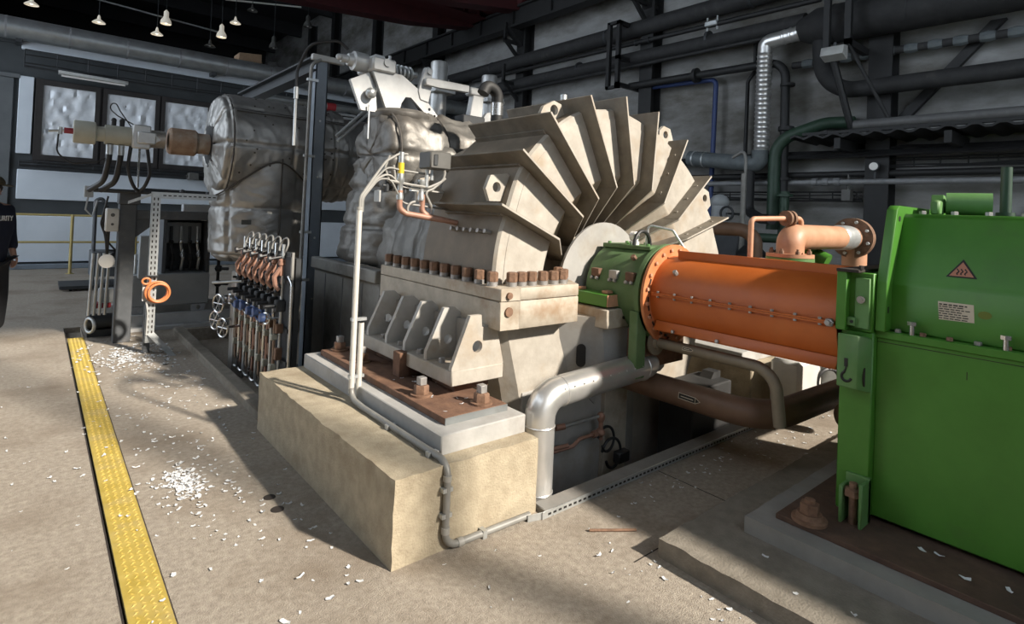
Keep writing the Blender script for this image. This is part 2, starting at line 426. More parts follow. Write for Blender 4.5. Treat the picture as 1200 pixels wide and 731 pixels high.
def window(i, x0, x1, z0=2.42, z1=3.90):
    bm = nb(); f = .085
    box(bm, x0 - f, x1 + f, YP - .10, YP + .06, z1, z1 + f * 1.2); box(bm, x0 - f, x1 + f, YP - .10, YP + .06, z0 - f * 1.4, z0)
    box(bm, x0 - f, x0, YP - .10, YP + .06, z0, z1); box(bm, x1, x1 + f, YP - .10, YP + .06, z0, z1)
    o = struct('window_%d' % i, bm, 'window_frame')
    bm = nb(); nx, nz = 16, 24; g = []
    for a in range(nx + 1):
        g.append([bm.verts.new((x0 + (x1 - x0) * a / nx, YP - .06 + .045 * noise.noise((a * .75 + i * 9, b * .45, 1.3)) * (0 < a < nx and 0 < b < nz), z0 + (z1 - z0) * b / nz)) for b in range(nz + 1)])
    for a in range(nx):
        for b in range(nz): bm.faces.new((g[a][b], g[a + 1][b], g[a + 1][b + 1], g[a][b + 1]))
    p = part('foil_pane', bm, 'foil_pane', o)
    bm = nb()
    for k in (1, 2): box(bm, x0 + (x1 - x0) * k / 3 - .012, x0 + (x1 - x0) * k / 3 + .004, YP - .036, YP - .026, z0, z1)
    for k in (1, 2, 3): box(bm, x0, x1, YP - .036, YP - .026, z0 + (z1 - z0) * k / 4 - .006, z0 + (z1 - z0) * k / 4 + .006)
    part('glazing_bar', bm, 'window_frame', o)
for i, (a, b) in enumerate(((.03, .92), (1.14, 2.06), (2.26, 3.17), (3.4, 4.3), (4.5, 5.4))): window(i + 1, a, b)

def ladder_tray(name, p, q, wdt, gap, up, m, label, group='cable ladders along the walls', rr=.018):
    """Cable ladder: two rails between p and q, rungs every gap metres."""
    t = thing(name, label, 'cable ladder', p, group); p = V(p); q = V(q); d = (q - p); L = d.length; d.normalize(); up = V(up)
    for s in (0, 1):
        bm = nb(); cyl(bm, p + up * wdt * s, q + up * wdt * s, rr, 6); part('rail', bm, m, t)
    bm = nb(); n = int(L / gap)
    for i in range(n + 1):
        c = p + d * (i * gap); cyl(bm, c, c + up * wdt, rr * .7, 5)
    part('rung', bm, m, t)
    bm = nb()
    for k in range(3):
        o = up * (wdt * (.08 + .16 * k * k)) + V((0, 0, 0))
        pts = [p + d * (L * i / 14) + o + up * .05 * noise.noise((i * .7, k * 3.1, len(label))) for i in range(15)]
        tube(bm, pts, .014, 5)
    part('cable', bm, 'black_rubber', t)
    return t
ladder_tray('cable_ladder', (-.3, YP - .22, 4.20), (8.2, YP - .22, 4.20), .36, .53, (0, 0, 1), 'dark_steel', 'black cable ladder running above the foil-covered windows')
ladder_tray('cable_ladder', (-.3, YP - .2, 2.14), (8.2, YP - .2, 2.14), .13, .62, (0, 0, 1), 'dark_steel', 'narrow cable ladder running below the foil-covered windows', rr=.014)

# fluorescent fitting over the first window
t = thing('fluorescent_fitting', 'long pale fluorescent light fitting above the first foil-covered window', 'light fitting', (.85, YP - .4, 4.02))
bm = nb(); prism(bm, [(.25, YP - .48, 4.13), (.25, YP - .32, 4.13), (.25, YP - .35, 4.20), (.25, YP - .45, 4.20)], (1.22, 0, -.02), .004); part('housing', bm, 'light_box', t)
bm = nb(); cyl(bm, (.3, YP - .4, 4.105), (1.42, YP - .4, 4.09), .022, 8); part('tube', bm, 'lamp_white', t)
bm = nb(); box(bm, .4, .43, YP - .41, YP - .2, 4.18, 4.21); box(bm, 1.3, 1.33, YP - .41, YP - .2, 4.17, 4.2); part('bracket', bm, 'dark_steel', t)
bm = nb(); box(bm, 2.78, 3.0, YP - .3, YP - .05, 2.08, 2.25, .01); cyl(bm, (2.74, YP - .2, 2.16), (2.78, YP - .2, 2.16), .03, 8)
single('junction_box', bm, 'junction_box', 'small grey junction box on the ledge below the foil windows', 'junction box')

# large clad pipe on top of the partition
t = thing('steam_pipe', 'large silver clad pipe running along the top of the windowed partition', 'pipe', (-6, YP - .3, 4.7))
bm = nb(); cyl(bm, (-5.4, YP - .3, 4.93), (11.5, YP - .3, 4.97), .225, 28); part('clad_pipe', bm, 'cladding_grey', t)
bm = nb()
for x in [-.62 + 1.02 * k for k in range(12)]: lathe(bm, [(0, .2285), (.03, .2285)], (x, YP - .3, 4.943), (1, 0, .002), 28)
part('cladding_band', bm, 'grey_pipe', t)
bm = nb()
for x in (-.4, 3.2, 7.0, 10.5): box(bm, x - .05, x + .05, YP - .38, YP + .1, 4.66, 4.75)
part('saddle', bm, 'dark_steel', t)
t = thing('condensate_pipe', 'thinner silver pipe with a red band low on the partition beside the steel column', 'pipe', (4.2, YP - .5, 4.3))
bm = nb(); cyl(bm, (4.2, YP - .55, 4.28), (9, YP - .55, 4.34), .11, 16); part('clad_pipe', bm, 'cladding_grey', t)
bm = nb(); cyl(bm, (5.95, YP - .55, 4.302), (6.2, YP - .55, 4.305), .113, 16); part('band', bm, 'red_paint', t)
bm = nb()
for x in (4.6, 6.6, 8.6): box(bm, x - .03, x + .03, YP - .66, YP, 4.14, 4.2)
part('bracket', bm, 'dark_steel', t)

# bits stored on the pipe and roof
bm = nb(); prism(bm, [(3.86, YP + .1, 4.85), (4.42, YP + .1, 4.85), (4.42, YP + .1, 5.52), (3.86, YP + .1, 5.46)], (0, .5, 0), .01)
for z in (5.05, 5.3): box(bm, 3.85, 4.43, YP + .09, YP + .1, z, z + .012)
single('cardboard_box', bm, 'cardboard', 'open brown cardboard box standing on the partition roof behind the silver pipe', 'box')
bm = nb(); random.seed(11); G_ = []
for i in range(17):
    row = []
    for j in range(9):
        u, v_ = i / 16, j / 8; e = (1 - (2 * u - 1) ** 4) * (1 - (2 * v_ - 1) ** 4)
        row.append(bm.verts.new((4.46 + .62 * u, YP + .15 + .45 * v_, 4.852 + e * (.58 + .09 * noise.noise((u * 5, v_ * 5, 2)) + .05 * noise.noise((u * 13, v_ * 11, 5))))))
    G_.append(row)
for i in range(16):
    for j in range(8): bm.faces.new((G_[i][j], G_[i + 1][j], G_[i + 1][j + 1], G_[i][j + 1]))
prism(bm, [(4.46, YP + .15, 4.85), (5.08, YP + .15, 4.85), (5.08, YP + .6, 4.85), (4.46, YP + .6, 4.85)], (0, 0, .004))
single('crumpled_tarpaulin', bm, 'grey_cloth', 'crumpled grey tarpaulin heaped behind the silver pipe beside the cardboard box', 'tarpaulin', sharp=180)
bm = nb()
for z in (4.95, 5.07, 5.19): box(bm, 4.70, 5.45, YP + .02, YP + .08, z, z + .07, .006)
for x in (4.74, 5.38): box(bm, x, x + .05, YP + .08, YP + .13, 4.852, 5.26)
single('green_crate', bm, 'green_crate', 'pale green slatted crate on the partition roof beside the grey tarpaulin', 'crate')
bm = nb()
for k in range(6): box(bm, 6.2, 7.5, YP + .02 + k * .15, YP + .14 + k * .15, 5.17, 5.22)
for y in (YP + .02, YP + .42, YP + .79): box(bm, 6.2, 7.5, y, y + .1, 4.852, 5.17)
single('wooden_pallet', bm, 'wood', 'orange-brown wooden pallet stack on the partition roof beside the steel column', 'pallet')

# yellow handrail in front of the partition
t = thing('guard_rail', 'yellow pipe guard rail in front of the pale partition panels', 'guard rail', (-.4, 14.5, 0))
for z in (1.18, .64):
    bm = nb(); cyl(bm, (-4.2, 14.5, z), (3.6, 14.5, z), .022, 10); part('rail', bm, 'yellow_rail', t)
for x in (-3.7, -1.55, .58, 1.67, 2.75):
    bm = nb(); cyl(bm, (x, 14.5, 0), (x, 14.5, 1.2), .028, 10); lathe(bm, [(0, .07), (.012, .07)], (x, 14.5, 0), (0, 0, 1), 12); part('post', bm, 'yellow_rail', t)
bm = nb(); box(bm, XL, 8, 15.55, YP, 0, .1, .01); struct('baseboard_partition', bm, 'blue_steel')

# ---- hanging lamps deep in the hall
def lamp(x, y, z, kind, label):
    t = thing('pendant_lamp', label, 'lamp', (x, y, z), 'pendant lamps under the dark roof')
    bm = nb()
    if kind: lathe(bm, [(0, .17), (.015, .18), (.12, .165), (.23, .10), (.26, .085), (.44, .08), (.48, .05), (.52, .02)], (x, y, z), (0, 0, 1), 20, cap=False)
    else: lathe(bm, [(0, .19), (.012, .195), (.06, .15), (.13, .055), (.22, .04), (.27, .02)], (x, y, z), (0, 0, 1), 20, cap=False)
    dim = 'dim' in label or 'dark' in label  # dimness put into a dark grey shade colour
    part('lamp_shade', bm, 'junction_box' if dim else 'lamp_glow_shade', t)
    bm = nb(); sphere(bm, (x, y, z + .07), .05, 1, 1, 1.3, 10); part('bulb', bm, 'lamp_white' if dim else 'lamp_bulb', t)
    bm = nb(); cyl(bm, (x, y, z + (.5 if kind else .25)), (x, y, ZC), .012, 6); part('suspension_cable', bm, 'dark_steel', t)
for x, z, k, l in ((-.37, 7.64, 0, 'flat white pendant lamp hanging farthest from the steel column'), (1.39, 7.5, 0, 'flat white pendant lamp hanging above the first foil window'),
                   (3.35, 7.95, 1, 'tall white bell pendant lamp hanging above the second foil window'), (3.09, 7.5, 0, 'small flat pendant lamp just below the tall bell lamp'),
                   (5.2, 7.9, 1, 'tall white bell pendant lamp over the third foil window'), (5.67, 8.55, 0, 'flat white pendant lamp close above the tall bell lamp'),
                   (4.82, 7.45, 0, 'dim small pendant lamp above the silver pipe'), (7.14, 7.9, 1, 'dim bell pendant lamp above the cardboard box'),
                   (8.48, 9.1, 1, 'dim bell pendant lamp nearest the crane bridge'), (6.27, 9.2, 0, 'dark pendant lamp high beside the bright lamp wire')):
    lamp(x, 24, z, k, l)
bm = nb(); cyl(bm, (.9, 24.1, 8.35), (5.2, 24.1, 8.1), .03, 8); single('conduit_rail', bm, 'grey_pipe', 'thin grey conduit rail strung between the pendant lamps', 'conduit')
bm = nb(); cyl(bm, (5.3, 24.1, 9.42), (8.2, 24.1, 9.9), .035, 8); single('conduit_rail', bm, 'lamp_white', 'bright white conduit rail beside the highest pendant lamps', 'conduit')

# ---- overhead crane
t = thing('crane_bridge', 'dark red overhead crane bridge crossing the hall under the roof', 'crane', (3, 16, 7.3))
bm = nb()
pts = [(-5.4, 7.4), (-4, 7.15), (0, 7.05), (4, 7.12), (6.4, 7.28), (8.9, 7.5), (11.0, 7.85), (11.4, 7.95), (11.4, 9.4), (-5.4, 9.4)]
prism(bm, [(x, 15.7, z) for x, z in pts], (0, .5, 0)); part('girder', bm, 'crane_red', t)
bm = nb(); prism(bm, [(x, 13.3, z) for x, z in pts], (0, .5, 0)); part('girder', bm, 'crane_red', t)
bm = nb(); box(bm, 10.9, 11.5, 12.8, 17.0, 8.15, 8.75, .03)
for y in (13.2, 16.6): cyl(bm, (11.05, y, 8.22), (11.35, y, 8.22), .2, 16)
part('end_truck', bm, 'crane_red', t)
bm = nb()
for k in range(6): box(bm, 8 + k * .55, 8.05 + k * .55, 14.9, 15.0, 8.0, 9.3)
box(bm, 6.5, 11.2, 14.9, 15.7, 7.95, 8.0); box(bm, 6.5, 11.2, 14.9, 14.95, 9.0, 9.06); part('walkway', bm, 'crane_red', t)
t = thing('crane_runway', 'black riveted crane runway girder along the plaster wall', 'girder', (11.3, 10, 7.4))
bm = nb(); box(bm, 11.05, 11.4, YF + .1, 41, 7.95, 8.02); box(bm, 11.15, 11.3, YF + .1, 41, 7.45, 7.95); box(bm, 11.05, 11.4, YF + .1, 41, 7.38, 7.45); part('beam', bm, 'black_pipe', t)
bm = nb(); box(bm, 11.18, 11.26, YF + .1, 41, 8.02, 8.1); part('rail', bm, 'dark_steel', t)
bm = nb()
for k in range(24): box(bm, 11.06, 11.15, -3.5 + k * 1.7, -3.46 + k * 1.7, 7.45, 7.95)
part('stiffener', bm, 'black_pipe', t)

# ---- steel columns on the plaster wall
def column(y, label):
    t = thing('wall_column', label, 'column', (11.8, y, 0), 'black steel columns along the plaster wall')
    bm = nb(); box(bm, 11.6, 11.64, y - .19, y + .19, 0, 11.9); box(bm, 11.96, 11.995, y - .19, y + .19, 0, 11.9); box(bm, 11.64, 11.96, y - .02, y + .02, 0, 11.9); part('shaft', bm, 'black_pipe', t)
    bm = nb(); prism(bm, [(11.6, y - .12, 6.9), (11.0, y - .12, 7.38), (11.6, y - .12, 7.38)], (0, .24, 0)); part('corbel', bm, 'black_pipe', t)
for y, l in ((3.6, 'black steel wall column nearest the green gearbox'), (8.8, 'black steel wall column beside the blue pipe'), (13.7, 'black steel wall column behind the bracket frame'),
             (18.9, 'black steel wall column behind the crane end'), (24.2, 'far black steel wall column between pale wall panels'), (29.1, 'farther black steel wall column beyond the valve gear'),
             (32.5, 'last black steel wall column deep in the hall'), (-1.6, 'black steel wall column behind the green cylinder')):
    column(y, l)
# ================================================================== pipes on the plaster wall
WX = 11.6
def run(name, label, m, pts, r, bend=.25, seg=16, rings=None, cat='pipe', group=None, rm='dark_steel', x=None):
    """Pipe thing; rings = [(point, direction, radius, length)] are collars or clamps."""
    t = thing(name, label, cat, pts[0], group)
    bm = nb(); pipe(bm, pts, r, bend, seg); part('pipe_run', bm, m, t)
    for c, d, rr, ln in (rings or []):
        bm = nb(); lathe(bm, [(0, rr), (ln, rr)], c, d, seg); part('collar', bm, rm, t)
    return t
def yr(ys, x, z, r, ln=.06): return [((x, y, z), (0, 1, 0), r, ln) for y in ys]
run('wall_pipe', 'thickest black pipe high on the plaster wall', 'pipe_wrap', [(11.55, 34, 6.4), (11.55, -4.3, 6.45)], .20, rings=yr((20, 15, 10, 6, 2), 11.55, 6.43, .21))
run('wall_pipe', 'second black lagged pipe just below the thickest wall pipe', 'pipe_wrap', [(11.55, 34, 5.85), (11.55, 4.9, 5.66)], .17, rings=yr((22, 17, 11, 7), 11.55, 5.76, .18))
t = thing('ventilation_duct', 'huge black lagged duct entering above the silver spiral pipe', 'duct', (11.5, 4.6, 5.1))
bm = nb(); lathe(bm, [(0, .20), (.35, .36), (9, .36)], (11.4, 4.95, 5.44), (0, -1, -.01), 26); part('duct_body', bm, 'pipe_wrap', t)
bm = nb()
for k in range(7): lathe(bm, [(0, .368), (.03, .368)], (11.4, 4.3 - k * 1.2, 5.435), (0, -1, -.01), 26)
part('duct_band', bm, 'black_pipe', t)
bm = nb(); tube(bm, fillet([(11.35, 4.55, 5.3), (11.35, 4.45, 4.13), (11.35, -4.2, 4.13)], .7, 10), .15, 16); part('branch_pipe', bm, 'pipe_wrap', t)
run('thin_wall_pipe', 'thin black pipe with a bright clamp between the thick wall pipes', 'black_pipe', [(11.45, 16, 6.12), (11.45, 4.6, 6.0)], .055, rings=yr((9, 8.6), 11.45, 6.04, .075, .03))
run('thin_wall_pipe', 'thin black pipe under the lagged pipe passing the bracket frame', 'black_pipe', [(11.4, 30, 5.48), (11.4, 4.8, 5.44)], .05)
t = thing('pipe_clamp', 'bright steel clamp on the thin high wall pipe', 'clamp', (11.45, 6.9, 6.0))
bm = nb(); box(bm, 11.36, 11.54, 6.75, 7.05, 5.98, 6.10, .02); part('clamp_body', bm, 'galvanised', t)
for s in (-.12, .12):
    bm = nb(); cyl(bm, (11.45, 6.9 + s, 5.9), (11.45, 6.9 + s, 6.2), .025, 8); part('bolt', bm, 'galvanised', t)
run('drain_pipe', 'black pipe with a flange turning down beside the silver spiral pipe', 'black_pipe', [(11.5, 9.2, 4.98), (11.5, 5.25, 4.92), (11.5, 5.2, 1.2)], .085, .35,
    rings=yr((7.25,), 11.5, 4.95, .17, .08) + [((11.5, 5.2, 4.4), (0, 0, 1), .14, .05), ((11.5, 5.2, 3.5), (0, 0, 1), .15, .08), ((11.5, 5.2, 2.5), (0, 0, 1), .12, .05)], rm='black_pipe')
run('blue_pipe', 'dark blue pipe bending down the plaster wall', 'blue_pipe', [(11.7, 8.95, 4.92), (11.7, 6.9, 4.84), (11.7, 6.95, 0)], .055, .14)
t = run('wrapped_pipe', 'wall pipe wrapped in torn grey foil sheet', 'pipe_wrap', [(11.7, 5.2, 4.85), (11.7, -4.2, 4.70)], .07)
bm = nb()
for k in range(26):
    y = 5.0 - k * .35; lathe(bm, [(0, .08), (.1, .095 + .03 * noise.noise((k, 3, 1))), (.2, .075)], (11.7, y, 4.85 - (5.2 - y) * .016), (0, -1, -.016), 9)
part('foil_wrap', bm, 'grey_wrap', t)
# silver spiral pipe
t = thing('spiral_pipe', 'shiny silver corrugated pipe standing vertical against the plaster wall', 'pipe', (11.4, 5.65, 3.0))
prof = []; n = 22
for k in range(n):
    a = 2.1 * k / n; prof += [(a, .142), (a + .03, .158), (a + .06, .142)]
bm = nb(); lathe(bm, prof + [(2.1, .142)], (11.35, 5.62, 3.02), (0, 0, 1), 22); part('corrugated_shell', bm, 'cladding', t)
bm = nb(); tube(bm, fillet([(11.35, 5.62, 5.1), (11.35, 5.62, 5.34), (11.35, 4.45, 5.42)], .3, 8), .145, 20); part('elbow', bm, 'cladding', t)
bm = nb()
for k in range(6): lathe(bm, [(0, .15), (.03, .158), (.06, .15)], (11.35, 5.25 - k * .13, 5.365 + k * .009), (0, -1, .06), 20)
part('corrugations', bm, 'cladding', t)
run('lagged_pipe', 'dark grey cloth-wrapped horizontal pipe below the silver spiral pipe', 'grey_wrap', [(11.3, 7.25, 3.02), (11.3, 5.62, 2.82), (11.3, 5.62, 3.1)], .165, .2,
    rings=[((11.3, 7.1, 3.0), (0, 1, .1), .175, .03), ((11.3, 6.85, 2.97), (0, 1, .1), .175, .03)], rm='galvanised')
run('drop_pipe', 'black pipe dropping below the grey wrapped pipe and bending forward', 'black_pipe', [(11.3, 5.82, 2.8), (11.3, 5.82, 1.85), (11.0, 5.4, 1.7), (10.6, 5.0, 1.7)], .10, .2)
t = run('green_wall_pipe', 'very dark green pipe curving down the plaster wall', 'deep_green_pipe', [(11.9, 4.1, 3.62), (11.6, 4.5, 3.6), (11.4, 5.36, 3.3), (11.4, 5.36, 1.5)], .12, .5)
run('valve_riser', 'green valve riser beside the dark green wall pipe', 'deep_green_pipe', [(11.1, 5.0, 2.25), (11.1, 5.0, 1.3)], .085, rings=[((11.1, 5.0, 2.15), (0, 0, 1), .15, .05), ((11.1, 5.0, 1.75), (0, 0, 1), .13, .04)], rm='deep_green_pipe')
run('impulse_line', 'thin pale grey hooked tube standing before the grey wrapped pipe', 'conduit_grey', [(8.0, 4.40, 2.58), (8, 4.22, 2.68), (8, 4.19, 2.55), (8, 4.19, 0)], .022, .08)
run('thin_wall_pipe', 'thin black vertical pipe between the blue and silver pipes', 'black_pipe', [(11.8, 6.05, 5.5), (11.8, 6.05, 4.9), (11.8, 6.2, 4.7), (11.8, 6.2, 2.9)], .04, .15)
run('low_wall_pipe', 'grey pipe running low along the wall behind the gearbox', 'grey_pipe', [(11.6, 12, 2.46), (11.6, -4.2, 2.45)], .055, rings=yr((4.2, 4.4, 4.6), 11.6, 2.46, .08, .1), rm='grey_pipe')
run('low_wall_pipe', 'black pipe just above the grey pipe low on the wall', 'black_pipe', [(11.7, 12, 2.62), (11.7, -4.2, 2.60)], .06)
run('platform_rail', 'grey tubular rail along the edge of the wall platform', 'rail_dark', [(10.9, 3.75, 3.40), (10.9, -4.2, 3.38)], .085)
ladder_tray('cable_ladder', (11.75, 3.45, 2.72), (11.75, -4.3, 2.70), .16, .38, (0, 0, 1), 'black_pipe', 'black cable ladder under the wall platform above the low grey pipe', rr=.016)
ladder_tray('cable_ladder', (11.7, 11.5, 2.10), (11.7, 3.85, 2.10), .17, .42, (0, 0, 1), 'black_pipe', 'black cable ladder low on the wall behind the tan pipe', rr=.018)

# wall platform with corrugated deck
t = thing('wall_platform', 'black wall platform with wavy corrugated deck edge', 'platform', (11.4, 0, 2.9))
bm = nb(); n = 110; top = []; bot = []
for i in range(n + 1):
    y = 4.8 - 9.0 * i / n; z = 3.24 + .035 * sin(i * 1.55)
    for L_, dz in ((top, .02), (bot, -.02)): L_.append((bm.verts.new((10.8, y, z + dz)), bm.verts.new((11.98, y, z + dz))))
for i in range(n):
    for L_ in (top, bot): bm.faces.new((L_[i][0], L_[i + 1][0], L_[i + 1][1], L_[i][1]))
    bm.faces.new((top[i][0], top[i + 1][0], bot[i + 1][0], bot[i][0]))
part('corrugated_deck', bm, 'black_pipe', t, sharp=80)
bm = nb()
for y in (4.0, 2.4, .8, -.8, -2.4): box(bm, 10.85, 11.98, y - .05, y + .05, 3.0, 3.19)
box(bm, 10.84, 10.92, -4.2, 4.6, 3.27, 3.32); part('joist', bm, 'black_pipe', t)
bm = nb()
for k in range(9):
    pts = [(11.5 + .04 * k, 9 - 13 * i / 20, 2.93 + .03 * k % .13 + .05 * noise.noise((i * .6, k, 0))) for i in range(21)]
    tube(bm, pts, .03, 5)
part('cable', bm, 'black_rubber', t)

# brackets
t = thing('pipe_support_frame', 'black square-tube pipe support frame reaching out from the wall', 'bracket', (11.3, 9.4, 4.85))
for y in (9.5, 9.2):
    bm = nb(); box(bm, 10.95, 11.05, y - .05, y + .05, 4.85, 6.55); part('post', bm, 'black_pipe', t)
bm = nb()
for z in (6.5, 5.62, 4.95): box(bm, 10.95, 11.99, 9.15, 9.25, z - .05, z + .05)
part('arm', bm, 'black_pipe', t)
bm = nb(); box(bm, 10.95, 11.05, 9.15, 9.55, 6.48, 6.55); box(bm, 10.95, 11.05, 9.15, 9.55, 4.85, 4.92); part('crossbar', bm, 'black_pipe', t)
t = thing('pipe_support_frame', 'black double-post support frame carrying the huge lagged duct', 'bracket', (10.8, 3.9, 4.75))
for y in (4.2, 3.85):
    bm = nb(); box(bm, 10.72, 10.82, y - .05, y + .05, 4.8, 6.6); part('post', bm, 'black_pipe', t)
bm = nb()
for z in (6.3, 4.85): box(bm, 10.72, 11.99, 3.8, 3.9, z - .06, z + .06)
part('arm', bm, 'black_pipe', t)
bm = nb(); cyl(bm, (10.8, 3.84, 4.8), (10.9, 3.2, 3.4), .03, 8); cyl(bm, (10.8, 4.15, 4.8), (11.2, 3.9, 3.4), .06, 8); part('strut', bm, 'black_pipe', t)
t = thing('wall_floodlight', 'small white box floodlight under the support frame of the huge duct', 'floodlight', (10.7, 4.05, 4.68))
bm = nb(); prism(bm, [(10.55, 3.85, 4.62), (10.78, 3.85, 4.55), (10.78, 3.85, 4.80), (10.6, 3.85, 4.78)], (0, .38, 0), .01); part('housing', bm, 'light_box', t)
bm = nb(); box(bm, 10.66, 10.7, 4.0, 4.04, 4.78, 4.86); part('hanger', bm, 'dark_steel', t)
bm = nb(); prism(bm, [(11.85, 1.9, 5.1), (11.85, 2.1, 5.1), (11.85, 3.5, 3.5), (11.85, 3.3, 3.5)], (.12, 0, 0)); single('wall_brace', bm, 'black_pipe', 'black diagonal brace crossing the yellowish wall panel', 'brace')
bm = nb(); prism(bm, [(11.85, .9, 2.6), (11.85, 1.1, 2.6), (11.85, 2.2, 1.2), (11.85, 2.0, 1.2)], (.12, 0, 0)); single('wall_brace', bm, 'black_pipe', 'black diagonal brace low on the wall behind the green stub cylinder', 'brace')
def wall_bracket(y, z, label):
    t = thing('wall_bracket', label, 'bracket', (11.5, y, z))
    bm = nb(); box(bm, 10.95, 11.98, y - .05, y + .05, z - .05, z + .05); part('arm', bm, 'black_pipe', t)
    bm = nb(); prism(bm, [(11.0, y - .04, z - .05), (11.95, y - .04, z - .85), (11.95, y - .04, z - .7), (11.15, y - .04, z - .05)], (0, .08, 0)); part('strut', bm, 'black_pipe', t)
    bm = nb(); box(bm, 10.95, 11.03, y - .05, y + .05, z, z + .55); part('post', bm, 'black_pipe', t)
wall_bracket(13.75, 7.0, 'black triangular wall bracket under the runway behind the shiny elbow')
wall_bracket(13.75, 5.7, 'black triangular wall bracket carrying the lagged pipes behind the valve cylinders')
wall_bracket(8.8, 7.0, 'black triangular wall bracket under the runway above the bracket frame')

bm = nb(); box(bm, 11.55, 11.75, 4.0, 4.16, 2.1, 2.32, .01); cyl(bm, (11.65, 4.08, 2.32), (11.65, 4.08, 2.6), .02, 6)
single('wall_junction_box', bm, 'junction_box', 'small grey junction box hanging under the low grey wall pipe', 'junction box')
t = thing('pressure_gauge', 'round white pressure gauge on the wall column above the low pipe', 'gauge', (11.5, 3.55, 2.62))
bm = nb(); lathe(bm, [(0, .085), (.06, .085)], (11.5, 3.6, 2.72), (-1, 0, 0), 18); part('case', bm, 'dark_steel', t)
bm = nb(); lathe(bm, [(0, .07), (.006, .07)], (11.44, 3.6, 2.72), (-1, 0, 0), 18); part('dial', bm, 'lamp_white', t)
bm = nb(); cyl(bm, (11.5, 3.6, 2.5), (11.5, 3.6, 2.65), .02, 6); part('stem', bm, 'dark_steel', t)

# machinery standing in the hall behind the casing
run('return_pipe', 'brown bent pipe standing behind the casing rim', 'brown_pipe', [(5.6, 3.9, 1.53), (6.0, 3.15, 1.53), (6.0, 3.0, 1.45), (6.0, 3.0, 0)], .075, .16)
t = thing('pump_unit', 'small grey pump with handwheels behind the casing rim', 'pump', (9, 5.0, 0))
bm = nb(); box(bm, 8.7, 9.5, 4.6, 5.5, 0, 1.0, .03); box(bm, 8.8, 9.4, 4.7, 5.3, 1.0, 1.5, .02); part('body', bm, 'dark_steel', t)
bm = nb(); cyl(bm, (8.9, 5.1, 1.45), (8.9, 5.1, 1.95), .13, 14); sphere(bm, (8.9, 5.1, 1.95), .16, 1, 1, .8); part('motor', bm, 'skid_grey', t)
for a, b in ((4.85, 1.75), (5.35, 1.6)):
    bm = nb(); tube(bm, circ((8.7, a, b), (1, 0, 0), .11, 14), .02, 6, True); cyl(bm, (8.7, a, b), (9.1, a, b), .02, 6); part('handwheel', bm, 'dark_steel', t)
run('hydrant_pipe', 'grey vertical riser pipe behind the casing rim', 'conduit_grey', [(7.6, 4.0, 2.3), (7.6, 4.0, 0)], .035)
run('floor_riser', 'dark green vertical riser behind the brown bent pipe', 'deep_green_pipe', [(8.4, 4.25, 1.5), (8.4, 4.25, 0)], .06)
t = thing('oil_filter', 'black twin oil filter standing beyond the orange guard', 'filter', (7.4, 3.4, 0))
for y in (3.3, 3.75):
    bm = nb(); lathe(bm, [(0, .16), (1.1, .16), (1.14, .2), (1.2, .2), (1.3, .1)], (7.4, y, 0), (0, 0, 1), 18); part('canister', bm, 'black_pipe', t)
bm = nb(); cyl(bm, (7.4, 3.3, 1.42), (7.4, 3.75, 1.42), .06, 12); cyl(bm, (7.4, 3.3, 1.25), (7.4, 3.3, 1.45), .05, 10); cyl(bm, (7.4, 3.75, 1.25), (7.4, 3.75, 1.45), .05, 10); part('manifold', bm, 'deep_green_pipe', t)
# ================================================================== floor details
t = thing('channel_cover', 'yellow checker plate cover strip let into the concrete floor', 'floor cover', (.404, 2, 0))
bm = nb(); box(bm, .328, .472, YF + .2, 7.95, -.012, .003, .002); part('plate', bm, 'yellow_paint', t)
bm = nb(); ys = [-.6 + .028 * k for k in range(305)]
for k, y in enumerate(ys):
    for j in range(4):
        x = .358 + .031 * j; s = 1 if (k + j) % 2 else -1
        a = radians(42) * s; c, d = cos(a) * .0155, sin(a) * .0155; e, f = -sin(a) * .0036, cos(a) * .0036
        q = [(x - c, y - d), (x + e, y + f), (x + c, y + d), (x - e, y - f)]
        b0 = [bm.verts.new((u, v_, .003)) for u, v_ in q]; b1 = bm.verts.new((x, y, .0085))
        for i in range(4): bm.faces.new((b0[i], b0[(i + 1) % 4], b1))
part('tread_pattern', bm, 'yellow_paint', t, sharp=20)
bm = nb(); box(bm, .312, .319, YF, 8.6, -.02, .001); box(bm, .474, .477, YF, 8.6, -.02, .001); struct('trim_4', bm, 'channel_dark')
bm = nb()
for x, y, r in ((1.032, 3.03, .030), (1.038, 3.18, .028)): lathe(bm, [(0, r * 1.12), (.002, r * 1.12)], (x, y, 0), (0, 0, 1), 20)
struct('trim_5', bm, 'channel_dark')
bm = nb(); box(bm, 1.31, 1.43, 4.35, 7.75, -.15, .07, .012); single('concrete_kerb', bm, 'step_concrete', 'low concrete kerb running from the plinth past the valve rack', 'kerb')
bm = nb(); box(bm, 2.14, 4.62, 2.15, 2.262, -.05, .03, .006); single('concrete_kerb', bm, 'grey_block_shaded', 'low concrete kerb along the edge of the pit beneath the silver pipe', 'kerb')
t = thing('perforated_angle', 'slotted grey steel angle lying along the pit kerb', 'angle bar', (3, 2.12, 0))
bm = nb(); box(bm, 2.10, 4.5, 2.140, 2.146, 0, .038); box(bm, 2.02, 2.12, 2.155, 2.161, 0, .034, rz=-.25); part('web', bm, 'galvanised', t)
bm = nb()
for k in range(60): box(bm, 2.14 + .039 * k, 2.162 + .039 * k, 2.1385, 2.1405, .013, .024)
part('slots_pattern', bm, 'black_print', t)
# sockets in the floor: saw-cut joints
bm = nb()
box(bm, 2.2, 3.05, 1.62, 1.626, .0005, .0015); box(bm, 3.1, 3.106, 1.5, 2.13, .0005, .0015)
struct('trim_6', bm, 'channel_dark')

